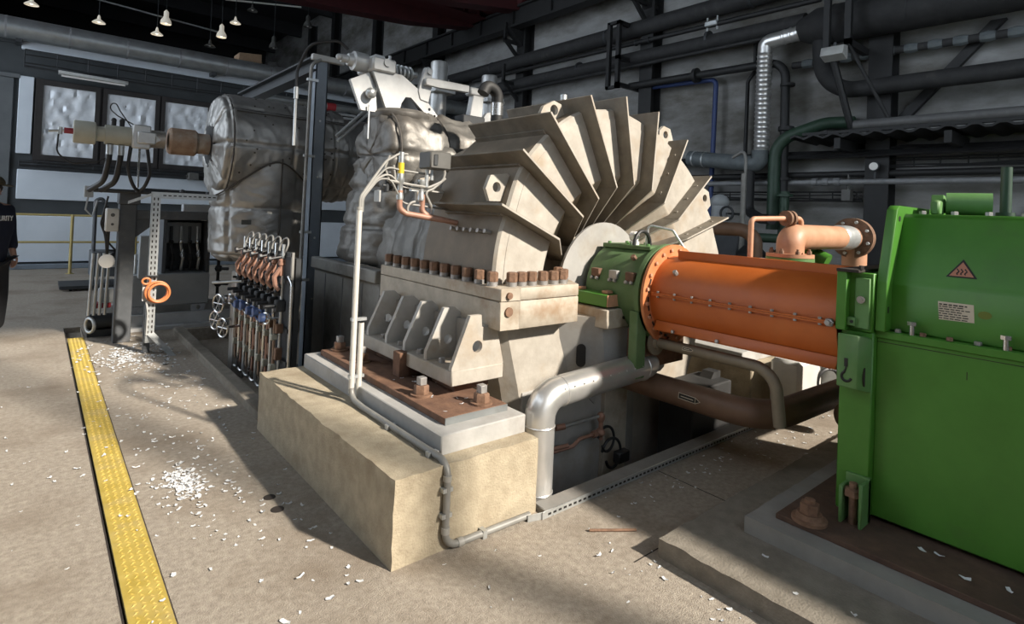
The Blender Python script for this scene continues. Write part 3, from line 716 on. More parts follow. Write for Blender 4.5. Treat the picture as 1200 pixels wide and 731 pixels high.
# ================================================================== concrete plinth and what stands on it
def rough_block(x0, x1, y0, y1, z0, z1, n=.045, amp=.006, seed=0):
    bm = nb()
    def grid(o, u, w):
        o, u, w = V(o), V(u), V(w); nu = max(2, int(u.length / n)); nw = max(2, int(w.length / n))
        g = [[bm.verts.new(o + u * (a / nu) + w * (b / nw)) for b in range(nw + 1)] for a in range(nu + 1)]
        for a in range(nu):
            for b in range(nw): bm.faces.new((g[a][b], g[a + 1][b], g[a + 1][b + 1], g[a][b + 1]))
    X, Y, Z = (x1 - x0, 0, 0), (0, y1 - y0, 0), (0, 0, z1 - z0)
    grid((x0, y0, z1), X, Y); grid((x0, y0, z0), X, Y); grid((x0, y0, z0), X, Z); grid((x0, y1, z0), X, Z); grid((x0, y0, z0), Y, Z); grid((x1, y0, z0), Y, Z)
    bmesh.ops.remove_doubles(bm, verts=bm.verts, dist=.0005)
    cx, cy, cz = (x0 + x1) / 2, (y0 + y1) / 2, (z0 + z1) / 2
    for v in bm.verts:
        p = v.co; ex = sum((abs(p.x - x0) < .02 or abs(p.x - x1) < .02, abs(p.y - y0) < .02 or abs(p.y - y1) < .02, abs(p.z - z1) < .02))
        k = amp * (.5 if ex < 2 else 1.7)
        d = noise.noise_vector((p.x * 17 + seed, p.y * 17, p.z * 17)) * k * .7 + noise.noise_vector((p.x * 5 + seed, p.y * 5, p.z * 5)) * k * .3
        if p.z > z0 + .01: v.co += d
    return bm
single('concrete_plinth', rough_block(1.262, 2.125, 2.222, 4.2, 0, .40), 'plinth_concrete', 'large bare concrete plinth block under the casing foot', 'plinth', sharp=50)
bm = nb(); box(bm, 1.566, 2.118, 2.322, 4.18, .395, .497, .006); single('grout_block', bm, 'grout_grey', 'smooth grey grout slab on top of the concrete plinth', 'grout slab')
t = thing('sole_plate', 'rusty brown steel sole plate on the grey grout slab with anchor bolts', 'sole plate', (1.86, 3.2, .497))
bm = nb(); box(bm, 1.65, 2.065, 2.425, 4.08, .497, .537, .004)
part('plate', bm, 'rust_plate', t)
bm = nb(); box(bm, 1.652, 2.066, 2.4215, 2.4248, .4975, .534); part('machined_edge', bm, 'cladding_grey', t, 'bare grey steel front edge')
nut0 = None
def anchor(x, y, z, par, hx=.042):
    bm = nb(); lathe(bm, [(0, hx * 1.5), (.012, hx * 1.5)], (x, y, z), (0, 0, 1), 20); lathe(bm, [(.012, hx * 1.05), (.055, hx * 1.05), (.062, hx * .9)], (x, y, z), (0, 0, 1), 6, .3)
    n = part('anchor_nut', bm, 'rust_nut', par)
    bm = nb(); box(bm, x - .022, x + .022, y - .022, y + .022, z + .06, z + .105, .003); part('stud', bm, 'bolt_grey', n)
for x, y in ((1.735, 2.80), (1.94, 2.50), (1.76, 3.63), (1.76, 4.0)): anchor(x, y, .537, t)
bm = nb(); box(bm, 1.79, 1.86, 3.16, 3.25, .537, .69, .004); box(bm, 1.86, 1.95, 3.17, 3.24, .537, .64, .004); part('guide_key', bm, 'rust_plate', t)

# ================================================================== turbine casing
CX, CZ = 3.33, 1.10
tc = thing('turbine_casing', 'cream painted ribbed steam turbine exhaust casing with radial fins', 'turbine casing', (3.4, 3.2, .6))
# shell: barrel, lip, front annulus, recessed cone, hub (half circle, loft of rings with their own centres)
def ring(cx, cz, r, y, n=96, a0=0, a1=pi): return [(cx + r * cos(a0 + (a1 - a0) * i / n), y, cz + r * sin(a0 + (a1 - a0) * i / n)) for i in range(n + 1)]
RT = [(0, 1.42), (20, 1.33), (37, 1.265), (60, 1.24), (80, 1.26), (100, 1.315), (115, 1.345), (140, 1.335), (160, 1.275), (180, 1.255)]
def shell_r(a):
    a = math.degrees(a)
    for (a0, r0), (a1, r1) in zip(RT, RT[1:]):
        if a <= a1 + 1e-6: break
    k = (a - a0) / (a1 - a0); k = k * k * (3 - 2 * k); return r0 + (r1 - r0) * k
def rim(d, y, n=96): return [(3.42 + (shell_r(pi * i / n) - d) * cos(pi * i / n), y, 1.10 + (shell_r(pi * i / n) - d) * sin(pi * i / n)) for i in range(n + 1)]
bm = nb()
R = [rim(.045, 3.58), rim(0, 3.55), rim(0, 2.745), rim(.015, 2.725), rim(.073, 2.722), rim(.076, 2.7185), ring(3.38, 1.10, .815, 2.7185),
     ring(3.37, 1.10, .80, 2.725), ring(3.33, 1.1, .45, 3.05), ring(3.33, 1.1, .30, 3.06)]
G = [[bm.verts.new(p) for p in r] for r in R]
for a, b in zip(G, G[1:]):
    for i in range(len(a) - 1): bm.faces.new((a[i], a[i + 1], b[i + 1], b[i]))
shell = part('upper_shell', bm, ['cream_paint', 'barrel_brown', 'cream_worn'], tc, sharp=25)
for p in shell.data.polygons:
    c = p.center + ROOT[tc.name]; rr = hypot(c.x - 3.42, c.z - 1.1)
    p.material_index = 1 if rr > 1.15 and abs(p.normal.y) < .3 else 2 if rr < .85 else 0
# fins
FO = [(2.111, 1.651), (2.257, 1.994), (2.479, 2.255), (2.846, 2.424), (3.222, 2.477), (3.617, 2.425), (4.02, 2.256), (4.399, 1.989), (4.701, 1.644)]
FI = [(2.602, 1.445), (2.819, 1.597), (2.967, 1.726), (3.156, 1.816), (3.352, 1.849), (3.568, 1.82), (3.734, 1.73), (3.934, 1.606), (4.063, 1.453)]
BK = [3.36, 3.6, 3.5, 3.5, 3.5, 3.5, 3.5, 3.5, 3.5]
for k, (O, I) in enumerate(zip(FO, FI)):
    o = V((O[0], 0, O[1])); i_ = V((I[0], 0, I[1])); d = (i_ - o).normalized(); nrm = d.cross(V((0, 1, 0))).normalized(); th = .016
    def P(q, y): return V((q.x, y, q.z)) - nrm * (th / 2)
    oi = o + d * .16; ii = i_ - d * .03
    bm = nb()
    prism(bm, [P(o, BK[k]), P(o, 2.6), P(i_, 2.6), P(i_, 2.8), P(oi, 2.8), P(oi, BK[k])], nrm * th, .002)
    a = atan2(I[1] - CZ, I[0] - CX); h = V((CX + .40 * cos(a), 0, CZ + .40 * sin(a)))
    q = [V((i_.x, 2.6, i_.z)), V((h.x, 2.93, h.z)), V((h.x, 3.12, h.z)), V((i_.x, 2.82, i_.z))]
    n2 = (q[1] - q[0]).cross(q[3] - q[0]).normalized()
    prism(bm, [v - n2 * th / 2 for v in q], n2 * th, .002)
    # weld strip at the foot of the fin on the barrel
    prism(bm, [P(oi - d * .045, BK[k]) - nrm * .012, P(oi - d * .045, 2.74) - nrm * .012, P(oi, 2.74) - nrm * .012, P(oi, BK[k]) - nrm * .012], nrm * (th + .024))
    if k in (6, 7, 8):
        for f in (.25, .55, .85):
            c = o.lerp(i_, f); hexbolt(bm, (c.x, 2.67, c.z), nrm * (-1 if nrm.x > 0 else 1), .014, .014)
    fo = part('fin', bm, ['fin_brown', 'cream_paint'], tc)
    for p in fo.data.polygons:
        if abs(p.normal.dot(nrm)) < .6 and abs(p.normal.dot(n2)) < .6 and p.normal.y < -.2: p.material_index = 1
# lifting lugs
def lug(poly, hole, r, y=2.85, th=.03):
    bm = nb(); plate_hole(bm, [(x, y, z) for x, z in poly], (0, th, 0), [circ((hole[0], y, hole[1]), (0, 1, 0), r, 16)]); part('lifting_lug', bm, 'cream_paint', tc)
lug([(2.170, 1.835), (2.305, 1.855), (2.38, 1.82), (2.40, 1.74), (2.28, 1.675), (2.168, 1.672), (2.135, 1.75)], (2.222, 1.762), .033, 2.80)
lug([(2.62, 2.30), (2.645, 2.35), (2.741, 2.40), (2.811, 2.385), (2.86, 2.29), (2.80, 2.18), (2.66, 2.2)], (2.745, 2.335), .038)
lug([(3.87, 2.20), (3.885, 2.33), (3.94, 2.375), (4.03, 2.36), (4.09, 2.24), (4.0, 2.11)], (3.968, 2.305), .032, 2.78)
lug([(4.50, 1.76), (4.52, 1.87), (4.58, 1.90), (4.66, 1.87), (4.70, 1.75), (4.6, 1.67)], (4.60, 1.81), .034, 2.78)
lug([(2.06, 1.815), (2.16, 1.84), (2.30, 1.72), (2.22, 1.64), (2.06, 1.66)], (2.13, 1.74), .03, 3.5)
# half-joint flanges
def flange_plan(ins=0): return [(2.09, 2.55), (2.235, 2.55), (2.237, 2.545), (2.74, 2.545), (2.93, 2.86), (2.88, 3.0), (2.45, 3.0), (2.42, 4.05), (2.09, 4.05)]
for nm, z0, z1 in (('upper_flange', 1.083, 1.157), ('lower_flange', .912, 1.078)):
    for s in (0, 1):
        pts = [(x, y) if not s else (2 * 3.38 - x, y) for x, y in flange_plan()]
        bm = nb(); prism(bm, [(x, y, z0) for x, y in pts], (0, 0, z1 - z0), .004); part(nm, bm, 'cream_worn', tc)
bm = nb(); box(bm, 2.11, 2.40, 2.56, 4.0, 1.076, 1.085); part('joint_gasket', bm, 'channel_dark', tc)
b0 = None
bl = [(2.133, 4.0 - .131 * k) for k in range(11)] + [(2.235, 2.63), (2.31, 2.625), (2.39, 2.62), (2.48, 2.615), (2.57, 2.61), (2.66, 2.62), (2.73, 2.68), (2.79, 2.79), (2.70, 2.64)]
for x, y in bl[:-1]:
    if b0 is None:
        bm = nb(); lathe(bm, [(0, .030), (.03, .030)], (x, y, 1.157), (0, 0, 1), 14); lathe(bm, [(.03, .034), (.080, .034), (.086, .027)], (x, y, 1.157), (0, 0, 1), 6, .4)
        b0 = part('flange_bolt', bm, 'rust_nut', tc); bx, by = x, y
        bm = nb(); lathe(bm, [(0, .0335), (.026, .0335)], (x, y, 1.157), (0, 0, 1), 14); c0 = part('washer', bm, 'bolt_grey', b0)
    else:
        k = dup_part(b0, (x - bx, y - by, 0)); c = dup_part(c0, (0, 0, 0)); c.parent = k
for p, d in (((2.09, 2.62, 1.12), (0, -1, 0)),):
    pass
bm = nb(); cyl(bm, (2.15, 2.55, 1.115), (2.15, 2.535, 1.115), .02, 14); cyl(bm, (2.15, 2.55, 1.02), (2.15, 2.538, 1.02), .028, 14); part('plug', bm, 'rust_nut', tc)
# row of studs on the barrel
bm = nb()
for k in range(6):
    a = radians(164); p = V((3.42 - shell_r(radians(163)) * cos(radians(17)), 2.82 + .075 * k, 1.10 + shell_r(radians(163)) * sin(radians(17)))); cyl(bm, p, p + V((-.05, 0, .012)), .014, 8)
part('stud', bm, 'bolt_grey', tc)
# foot
bm = nb(); box(bm, 1.838, 2.215, 2.65, 3.88, .602, .69, .006); part('foot_plate', bm, 'cream_paint', tc)
bm = nb(); box(bm, 1.93, 2.18, 2.75, 3.0, .537, .603); box(bm, 1.93, 2.18, 3.5, 3.75, .537, .603); part('foot_shim', bm, 'rust_plate', tc)
gp = [(1.838, .69), (1.838, .705), (1.955, .996), (2.035, .996), (2.042, .925), (2.16, .90), (2.215, .69)]
gp2 = [(1.85, .69), (1.85, .74), (1.965, .996), (2.045, .996), (2.09, .96), (2.09, .69)]
bm = nb(); plate_hole(bm, [(x, 2.655, z) for x, z in gp], (0, .03, 0), [circ((2.014, 2.655, .811), (0, 1, 0), .036, 18)]); part('gusset', bm, 'cream_paint', tc)
for y in (2.946, 3.209, 3.453, 3.728):
    bm = nb(); plate_hole(bm, [(x, y, z) for x, z in gp2], (0, .03, 0), [circ((2.0, y, .80), (0, 1, 0), .03, 14)]); part('gusset', bm, 'gussets_grey', tc)
bm = nb(); box(bm, 2.06, 2.12, 2.66, 3.88, .69, .93); part('foot_web', bm, 'casing_grey', tc)
bm = nb()
for y in (2.85, 3.1, 3.35, 3.6): hexbolt(bm, (1.9, y, .69), (0, 0, 1), .022, .03)
part('foot_bolt', bm, 'bolt_grey', tc)
# lower casing
bm = nb()
n = 12
def lowring(z, x0, x1, y0, y1): return [(x0, y1, z), (x0, y0 + .08, z), (x0 + .08, y0, z), (x1 - .08, y0, z), (x1, y0 + .08, z), (x1, y1, z)]
L_ = [lowring(.912, 2.18, 4.58, 2.70, 4.2), lowring(.5, 2.30, 4.46, 2.70, 4.2), lowring(.30, 2.36, 4.40, 2.72, 4.2), lowring(-1.39, 2.45, 4.3, 2.74, 4.2)]
G = [[bm.verts.new(p) for p in r] for r in L_]
for a, b in zip(G, G[1:]):
    for i in range(6): bm.faces.new((a[i], a[(i + 1) % 6], b[(i + 1) % 6], b[i]))
bm.faces.new(G[0]); bm.faces.new(G[-1][::-1])
part('lower_casing', bm, 'cream_paint', tc, sharp=20)
bm = nb(); box(bm, 2.42, 3.19, 2.695, 2.72, -1.38, .46, .004); part('apron_plate', bm, 'gussets_grey', tc, 'grey lower sheet')
bm = nb(); box(bm, 3.19, 3.44, 2.66, 2.74, -1.38, .50, .004); part('corner_plate', bm, 'cream_worn', tc)
bm = nb(); prism(bm, [(3.44, 2.66, .50), (3.53, 2.72, .50), (3.60, 2.72, .2), (3.60, 2.72, -.9), (3.44, 2.66, -.9)], (0, .05, 0)); part('corner_plate', bm, 'casing_grey', tc)
bm = nb(); prism(bm, [(2.93, 2.68, .42), (3.13, 2.68, .44), (3.10, 2.68, .27)], (0, .03, 0)); part('bracket_plate', bm, 'casing_grey', tc)
# bearing pedestal
bm = nb()
def pring(z, s=1.0, w=0.0): return [(2.62 + w, 2.86, z), (2.66 + w, 2.76, z), (2.94 + w * .4, 2.50, z), (3.13, 2.44, z), (3.53, 2.44, z), (3.72 - w * .4, 2.50, z), (4.02 - w, 2.86, z)]
L_ = [pring(.93, w=-.02), pring(.862), pring(.50, w=.14), [(x, max(y, 2.68), z) for x, y, z in pring(.43, w=.16)]]
G = [[bm.verts.new(p) for p in r] for r in L_]
for a, b in zip(G, G[1:]):
    for i in range(7): bm.faces.new((a[i], a[(i + 1) % 7], b[(i + 1) % 7], b[i]))
bm.faces.new(G[0]); bm.faces.new(G[-1][::-1])
ped = part('bearing_pedestal', bm, 'casing_grey', tc, 'grey octagonal bearing pedestal', sharp=15)
A_, B_ = V((2.66, 2.76, 0)), V((2.94, 2.50, 0)); d_ = (B_ - A_).normalized(); nn = V((d_.y, -d_.x, 0)); c_ = A_.lerp(B_, .58) + V((.035, 0, .665)) + nn * .004
bm = nb(); sl = []
for i in range(20):
    a = 2 * pi * i / 20; u, w = .032 * cos(a), .032 * sin(a); w += .045 if w > 0 else -.045; sl.append(c_ + d_ * u + V((0, 0, w)) + nn * (-.02))
prism(bm, sl, nn * .035); part('slot', bm, 'black_print', ped)
bm = nb(); box(bm, 2.90, 3.13, 2.43, 2.75, .862, .99, .006); part('bearing_pad', bm, 'cream_worn', tc)
bm = nb(); box(bm, 3.53, 3.76, 2.43, 2.75, .862, .99, .006); part('bearing_pad', bm, 'cream_worn', tc)
bm = nb(); cyl(bm, (3.07, 2.432, .93), (3.07, 2.425, .93), .012, 10); part('tapped_hole', bm, 'black_print', tc)
# gland disc behind the bearing
bm = nb(); lathe(bm, [(0, .462), (.02, .462)], (3.27, 2.79, 1.10), (0, 1, 0), 48); part('gland_disc', bm, 'casing_grey', tc, 'pale grey gland disc')
bm = nb(); lathe(bm, [(0, .30), (.30, .30)], (3.33, 2.8, 1.10), (0, 1, 0), 32); part('gland_sleeve', bm, 'casing_grey', tc)
# ================================================================== bearing housing (green)
SY = 1.10
bh = thing('bearing_housing', 'green cylindrical bearing housing between the ribbed casing and the orange guard', 'bearing housing', (3.33, 2.5, .9))
bm = nb(); lathe(bm, [(0, .285), (.015, .305), (.46, .305), (.475, .285)], (3.33, 2.28, SY), (0, 1, 0), 56); part('housing_shell', bm, 'green_bearing', bh)
bm = nb(); lathe(bm, [(0, .335), (.035, .335)], (3.33, 2.262, SY), (0, 1, 0), 56); part('end_flange', bm, 'green_bearing', bh)
bm = nb(); box(bm, 3.0, 3.10, 2.262, 2.33, .56, 1.0, .006); part('flange_web', bm, 'green_bearing', bh)
bm = nb(); box(bm, 3.10, 3.6, 2.30, 2.42, .60, .86, .006); part('lower_block', bm, 'rust_plate', bh)
for s in (-1, 1):
    x0, x1 = (2.925, 3.05) if s < 0 else (3.61, 3.735)
    bm = nb(); box(bm, x0, x1, 2.46, 2.80, 1.0, 1.085, .006); p = part('joint_flange', bm, 'green_paint', bh)
    bm = nb(); box(bm, x0 + .002, x1 - .002, 2.455, 2.461, 1.003, 1.082); cyl(bm, ((x0 + x1) / 2, 2.455, 1.045), ((x0 + x1) / 2, 2.45, 1.045), .008, 8); part('rusty_end_face', bm, 'tan_paint', p, 'rusty bare end face')
    for y in (2.51, 2.75):
        bm = nb(); box(bm, (x0 + x1) / 2 - .03, (x0 + x1) / 2 + .03, y - .025, y + .025, 1.085, 1.105, .003); part('clamp_block', bm, 'tan_paint', bh)
for y, rust in ((2.36, 1), (2.50, 0), (2.66, 1)):
    a = radians(158); c = V((3.33 + .30 * cos(a), y, SY + .30 * sin(a)))
    bm = nb(); box(bm, c.x - .03, c.x + .03, y - .035, y + .035, c.z - .03, c.z + .03, .004); p = part('bolt_pocket', bm, 'rust_plate' if rust else 'bolt_grey', bh)
    bm = nb()
    for d in (-.022, .022): hexbolt(bm, (c.x - .025, y + d, c.z - .04), (-.9, 0, .3), .013, .02)
    part('pocket_bolt', bm, 'bolt_grey', p)
bm = nb(); hexbolt(bm, (3.33 - .305 * cos(radians(48)), 2.40, SY + .305 * sin(radians(48))), (-.7, 0, .7), .02, .03); part('plug', bm, 'rust_nut', bh)
bm = nb(); prism(bm, [(3.20, 2.33, 1.385), (3.46, 2.33, 1.385), (3.46, 2.33, 1.415), (3.20, 2.33, 1.415)], (0, .42, 0), .004); cp = part('top_cover', bm, 'green_bearing', bh)
bm = nb()
for x in (3.23, 3.43):
    for y in (2.37, 2.54, 2.71): hexbolt(bm, (x, y, 1.415), (0, 0, 1), .013, .015)
part('cover_bolt', bm, 'green_dusty', cp)
bm = nb(); cyl(bm, (3.27, 2.52, 1.415), (3.27, 2.52, 1.44), .035, 14); cyl(bm, (3.27, 2.50, 1.475), (3.27, 2.54, 1.475), .035, 16); part('gauge', bm, 'lamp_white', bh, 'small white dial gauge')
bm = nb(); tube(bm, [V((3.27 + .09 * cos(pi * i / 10), 2.45, 1.415 + .10 * sin(pi * i / 10))) for i in range(11)], .013, 8); part('cable_loop', bm, 'black_rubber', bh)
bm = nb(); pipe(bm, [(3.37, 2.48, 1.41), (3.37, 2.48, 1.56), (3.47, 2.34, 1.53), (3.52, 2.27, 1.40)], .009, .03, 8); cyl(bm, (3.37, 2.48, 1.41), (3.37, 2.48, 1.48), .016, 8); part('sensor_tube', bm, 'galvanised', bh)

# ================================================================== coupling guard (orange)
cg = thing('coupling_guard', 'orange cylindrical coupling guard between bearing housing and green gearbox', 'coupling guard', (3.33, 1.7, .84))
GR = .258
bm = nb(); lathe(bm, [(0, GR), (1.12, GR)], (3.33, 1.105, SY), (0, 1, 0), 64, cap=False); lathe(bm, [(0, GR - .006), (1.12, GR - .006)], (3.33, 1.105, SY), (0, 1, 0), 64, cap=False); part('guard_shell', bm, 'orange_paint', cg)
bm = nb(); lathe(bm, [(0, GR), (0, .335), (.02, .335), (.02, GR)], (3.33, 2.222, SY), (0, 1, 0), 64, cap=False); fl = part('end_flange', bm, 'orange_flange', cg)
bm = nb()
for k in range(20):
    a = 2 * pi * k / 20 + .15; p = V((3.33 + .30 * cos(a), 2.222, SY + .30 * sin(a))); hexbolt(bm, p, (0, -1, 0), .013, .014)
part('ring_bolt', bm, 'tan_paint', fl)
bm = nb()
for k in range(9):
    a = radians(150 + 12 * k + 6); b = a + radians(7)
    prism(bm, [(3.33 + r * cos(q), 2.221, SY + r * sin(q)) for r, q in ((.272, a), (.288, a), (.288, b), (.272, b))], (0, .002, 0))
part('slots_pattern', bm, 'black_print', fl)
bm = nb(); box(bm, 3.33 - GR - .022, 3.33 - GR + .01, 1.108, 2.20, 1.124, 1.132); box(bm, 3.33 - GR - .022, 3.33 - GR + .01, 1.108, 2.20, 1.114, 1.122); sm = part('seam_flange', bm, 'orange_paint', cg)
for k in range(9):
    y = 1.18 + .122 * k
    bm = nb(); hexbolt(bm, (3.33 - GR - .012, y, 1.132), (0, 0, 1), .009, .012); hexbolt(bm, (3.33 - GR - .012, y, 1.114), (0, 0, -1), .009, .012); part('seam_bolt', bm, 'bolt_grey', cg)
bm = nb(); hexbolt(bm, (3.33 - GR - .01, 1.13, 1.125), (-1, 0, 0), .022, .03, .015); part('end_bolt', bm, 'bolt_grey', cg)
a = radians(72)
bm = nb(); prism(bm, [(3.27, 1.108, SY + .235), (3.285, 1.108, SY + .235), (3.285, 1.108, SY + .30), (3.27, 1.108, SY + .30)], (0, 1.05, 0), .003); prism(bm, [(3.285, 1.108, SY + .27), (3.40, 1.108, SY + .27), (3.40, 1.108, SY + .278), (3.285, 1.108, SY + .278)], (0, 1.05, 0)); part('top_flange', bm, 'orange_paint', cg)
bm = nb(); prism(bm, [(3.33 - .215, 1.108, SY - .15), (3.33 - .245, 1.108, SY - .205), (3.33 - .235, 1.108, SY - .215), (3.33 - .19, 1.108, SY - .185)], (0, 1.09, 0), .003); part('bottom_flange', bm, 'orange_paint', cg)
for y in (1.75, 2.05):
    bm = nb(); hexbolt(bm, (3.33 - .245, y, SY - .20), (-.9, 0, .4), .012, .014); part('drain_bolt', bm, 'bolt_grey', cg)
bm = nb(); hexbolt(bm, (3.33 - GR * cos(radians(38)), 2.07, SY + GR * sin(radians(38))), (-.78, 0, .62), .016, .03); part('plug', bm, 'bolt_grey', cg)
for y in (1.62, 1.2):
    bm = nb(); hexbolt(bm, (3.33, y, SY + .278), (0, 0, 1), .02, .02); part('top_bolt', bm, 'bolt_grey', cg)

# ================================================================== gearbox and its base
gx = 3.15
bm = rough_block(2.33, 5.2, -3.2, 1.58, 0, .09, seed=3); single('concrete_step', bm, 'step_concrete', 'broad low concrete step around the green gearbox base', 'step', sharp=50)
bm = rough_block(2.72, 4.9, -3.0, 1.362, .085, .167, seed=5, amp=.004); single('concrete_curb', bm, 'grey_block_shaded', 'grey upper concrete slab on the low step under the gearbox', 'slab', sharp=50)
t = thing('sole_plate', 'rusty brown sole plate under the green gearbox with one anchor nut', 'sole plate', (2.9, .5, .167))
bm = nb(); box(bm, 2.828, 4.75, -2.8, 1.262, .167, .193, .003); part('plate', bm, 'rust_shaded', t)
bm = nb(); lathe(bm, [(0, .078), (.016, .078), (.018, .062), (.04, .055)], (2.89, 1.13, .193), (0, 0, 1), 22); lathe(bm, [(.04, .044), (.085, .044)], (2.89, 1.13, .193), (0, 0, 1), 6, .2); n = part('anchor_nut', bm, 'rust_nut', t)
bm = nb(); cyl(bm, (2.89, 1.13, .27), (2.89, 1.13, .295), .024, 12); part('stud', bm, 'rust_nut', n)

gb = thing('gearbox', 'large green gearbox housing on the rusty sole plate', 'gearbox', (4, 0, .193))
bm = nb(); box(bm, gx, 4.6, -2.6, .955, .215, 1.105, .008); part('lower_housing', bm, 'green_paint', gb)
bm = nb(); box(bm, 3.10, 3.75, .95, 1.095, .215, 1.10, .006); part('end_wall', bm, 'green_paint', gb)
bm = nb(); box(bm, gx - .012, 4.64, -2.65, .965, 1.075, 1.112, .004); part('joint_flange', bm, 'green_paint', gb)
cov = [(3.185, 1.112), (3.185, 1.335), (3.20, 1.36), (3.325, 1.665), (3.35, 1.683), (4.3, 1.683), (4.56, 1.112)]
bm = nb(); prism(bm, [(x, -2.6, z) for x, z in cov], (0, 3.54, 0), .006); cv = part('upper_cover', bm, 'green_paint', gb)
def off(k): return [(3.105, 1.112), (3.115, 1.35), (3.225, 1.70), (3.26, 1.72), (4.36, 1.72), (4.64, 1.112)]
bm = nb(); prism(bm, [(x, .905, z) for x, z in off(0)], (0, .045, 0), .004); part('cover_flange', bm, 'green_paint', gb)
bm = nb(); cyl(bm, (3.262, .903, 1.655), (3.262, .953, 1.655), .014, 10); box(bm, 3.13, 3.15, .904, .906, 1.20, 1.23); part('flange_hole', bm, 'black_print', gb)
# bolts along the joint
for k in range(14):
    bm = nb(); hexbolt(bm, (3.165, .87 - .10 * k, 1.112), (0, 0, 1), .014, .016); part('joint_bolt', bm, 'rust_nut' if k % 3 else 'bolt_grey', gb)
for y in (.81, .475):
    bm = nb(); cyl(bm, (3.152, y, 1.112), (3.152, y, 1.165), .0105, 10); lathe(bm, [(.045, .02), (.062, .02)], (3.152, y, 1.112), (0, 0, 1), 6); part('jacking_screw', bm, 'chrome', gb, 'bright steel jacking screw')
# shaft-end cover and side recess
bm = nb(); box(bm, 3.04, 3.09, 1.055, 1.10, 1.10, 1.395, .003); part('guard_plate', bm, 'green_paint', gb)
bm = nb(); box(bm, 3.09, 3.75, .953, 1.09, 1.10, 1.385, .004); rp = part('shaft_end_cover', bm, 'green_paint', gb)
bm = nb(); box(bm, 3.075, 3.09, .965, 1.03, 1.115, 1.36, .003); part('cover_strip', bm, 'green_dusty', rp)
bm = nb(); cyl(bm, (3.076, 1.0, 1.255), (3.064, 1.0, 1.255), .018, 14); cyl(bm, (3.064, 1.0, 1.255), (3.058, 1.0, 1.255), .009, 10); part('eye_bolt', bm, 'chrome', rp)
bm = nb(); box(bm, 3.06, 3.09, 1.02, 1.055, 1.125, 1.165, .002); part('lug_block', bm, 'green_dusty', rp)
bm = nb(); cyl(bm, (3.062, 1.035, 1.145), (3.057, 1.035, 1.145), .008, 10); part('lug_hole', bm, 'black_print', rp)
bm = nb(); box(bm, 3.03, 3.75, 1.0, 1.10, 1.385, 1.40, .002); hexbolt(bm, (3.06, 1.0, 1.40), (0, 0, 1), .012, .02); part('top_strip', bm, 'channel_dark', rp)
# hook box
bm = nb(); prism(bm, [(3.005, 1.075, .835), (3.005, .985, .835), (3.10, .955, .81), (3.17, .955, .81), (3.17, 1.075, .81)], (0, 0, .255), .004); hb = part('hook_box', bm, 'green_dusty', gb)
bm = nb(); hk = [V((3.0035, 1.03 + .021 * cos(t), .888 + .022 * sin(t))) for t in [radians(a) for a in range(195, 421, 15)]]
hk += [V((3.0035, 1.034, .925)), V((3.0035, 1.033, .955))]
tube(bm, hk, .0062, 6, rad=lambda f: .0062 - .003 * (f > .9)); box(bm, 3.0015, 3.0045, 1.026, 1.041, .935, .975); part('hook_symbol', bm, 'black_print', hb, 'black lifting hook symbol')
bm = nb(); ov = []
for i in range(20):
    a = 2 * pi * i / 20; ov.append((3.055 + .02 * cos(a), .9705 + .0 * i, .89 + .045 * sin(a)))
prism(bm, ov, (0, -.003, 0)); o = part('hook_opening', bm, 'channel_dark', hb)
# foot bracket at the corner
bm = nb(); box(bm, 3.0, 3.12, 1.03, 1.045, .193, .37, .003); box(bm, 3.0, 3.12, .945, .96, .193, .40, .003); box(bm, 3.085, 3.12, .945, 1.045, .193, .41, .003); fb = part('foot_bracket', bm, 'green_dusty', gb)
bm = nb(); cyl(bm, (3.04, .995, .193), (3.04, .995, .36), .018, 12); hexbolt(bm, (3.04, .995, .325), (0, 0, 1), .042, .035); cyl(bm, (3.04, .995, .36), (3.04, .995, .385), .018, 10); part('levelling_bolt', bm, 'rust_nut', fb)
# seams and marks on the side
bm = nb(); box(bm, gx - .0015, gx, -2.6, .95, 1.055, 1.058); box(bm, gx - .001, gx, .60, .603, .955, .99); part('side_seam', bm, 'channel_dark', gb)
# signs: on the sloping / vertical cover
sx, sz = 3.184, 0
bm = nb(); prism(bm, [(3.1835, .722, 1.282), (3.1835, .592, 1.282), (3.1835, .588, 1.203), (3.1835, .716, 1.200)], (.001, 0, 0)); lp = part('notice_plate', bm, 'sign_white', gb, 'cream printed notice plate')
bm = nb()
random.seed(3)
for k in range(7):
    z = 1.273 - .0105 * k; y = .717
    while y > .60 + (.03 if k % 2 else .012):
        w = random.uniform(.008, .022); box(bm, 3.1825, 3.1834, y - w, y, z - (.0058 if k == 0 else .0042), z); y -= w + .004
part('printed_lines', bm, 'black_print', lp)
sl = V((.125, 0, .305)).normalized(); nsl = V((-sl.z, 0, sl.x))
def onslope(y, z): return V((3.20 + (z - 1.36) * .125 / .305, y, z)) + nsl * .0012
bm = nb(); prism(bm, [onslope(.645, 1.478), onslope(.702, 1.395), onslope(.588, 1.395)], nsl * .001); tri = part('hot_surface_sign', bm, 'black_print', gb, 'triangular hot surface warning sign')
bm = nb(); prism(bm, [p + nsl * .001 for p in (onslope(.645, 1.464), onslope(.690, 1.4005), onslope(.600, 1.4005))], nsl * .001); part('sign_face', bm, 'sign_orange', tri)
for k in (-1, 0, 1):
    bm = nb(); pts = [onslope(.645 - .0145 * k + .0035 * sin(i * 1.05), 1.407 + .0033 * i) + nsl * .0022 for i in range(9)]; tube(bm, pts, .0026, 5); part('heat_wave_mark', bm, 'black_print', tri)
bm = nb(); prism(bm, [(3.1838, .553 + .024 * cos(a), 1.243 + .017 * sin(a)) for a in [2 * pi * i / 24 for i in range(24)]], (.0008, 0, 0)); part('oval_sticker', bm, 'sticker_olive', gb)
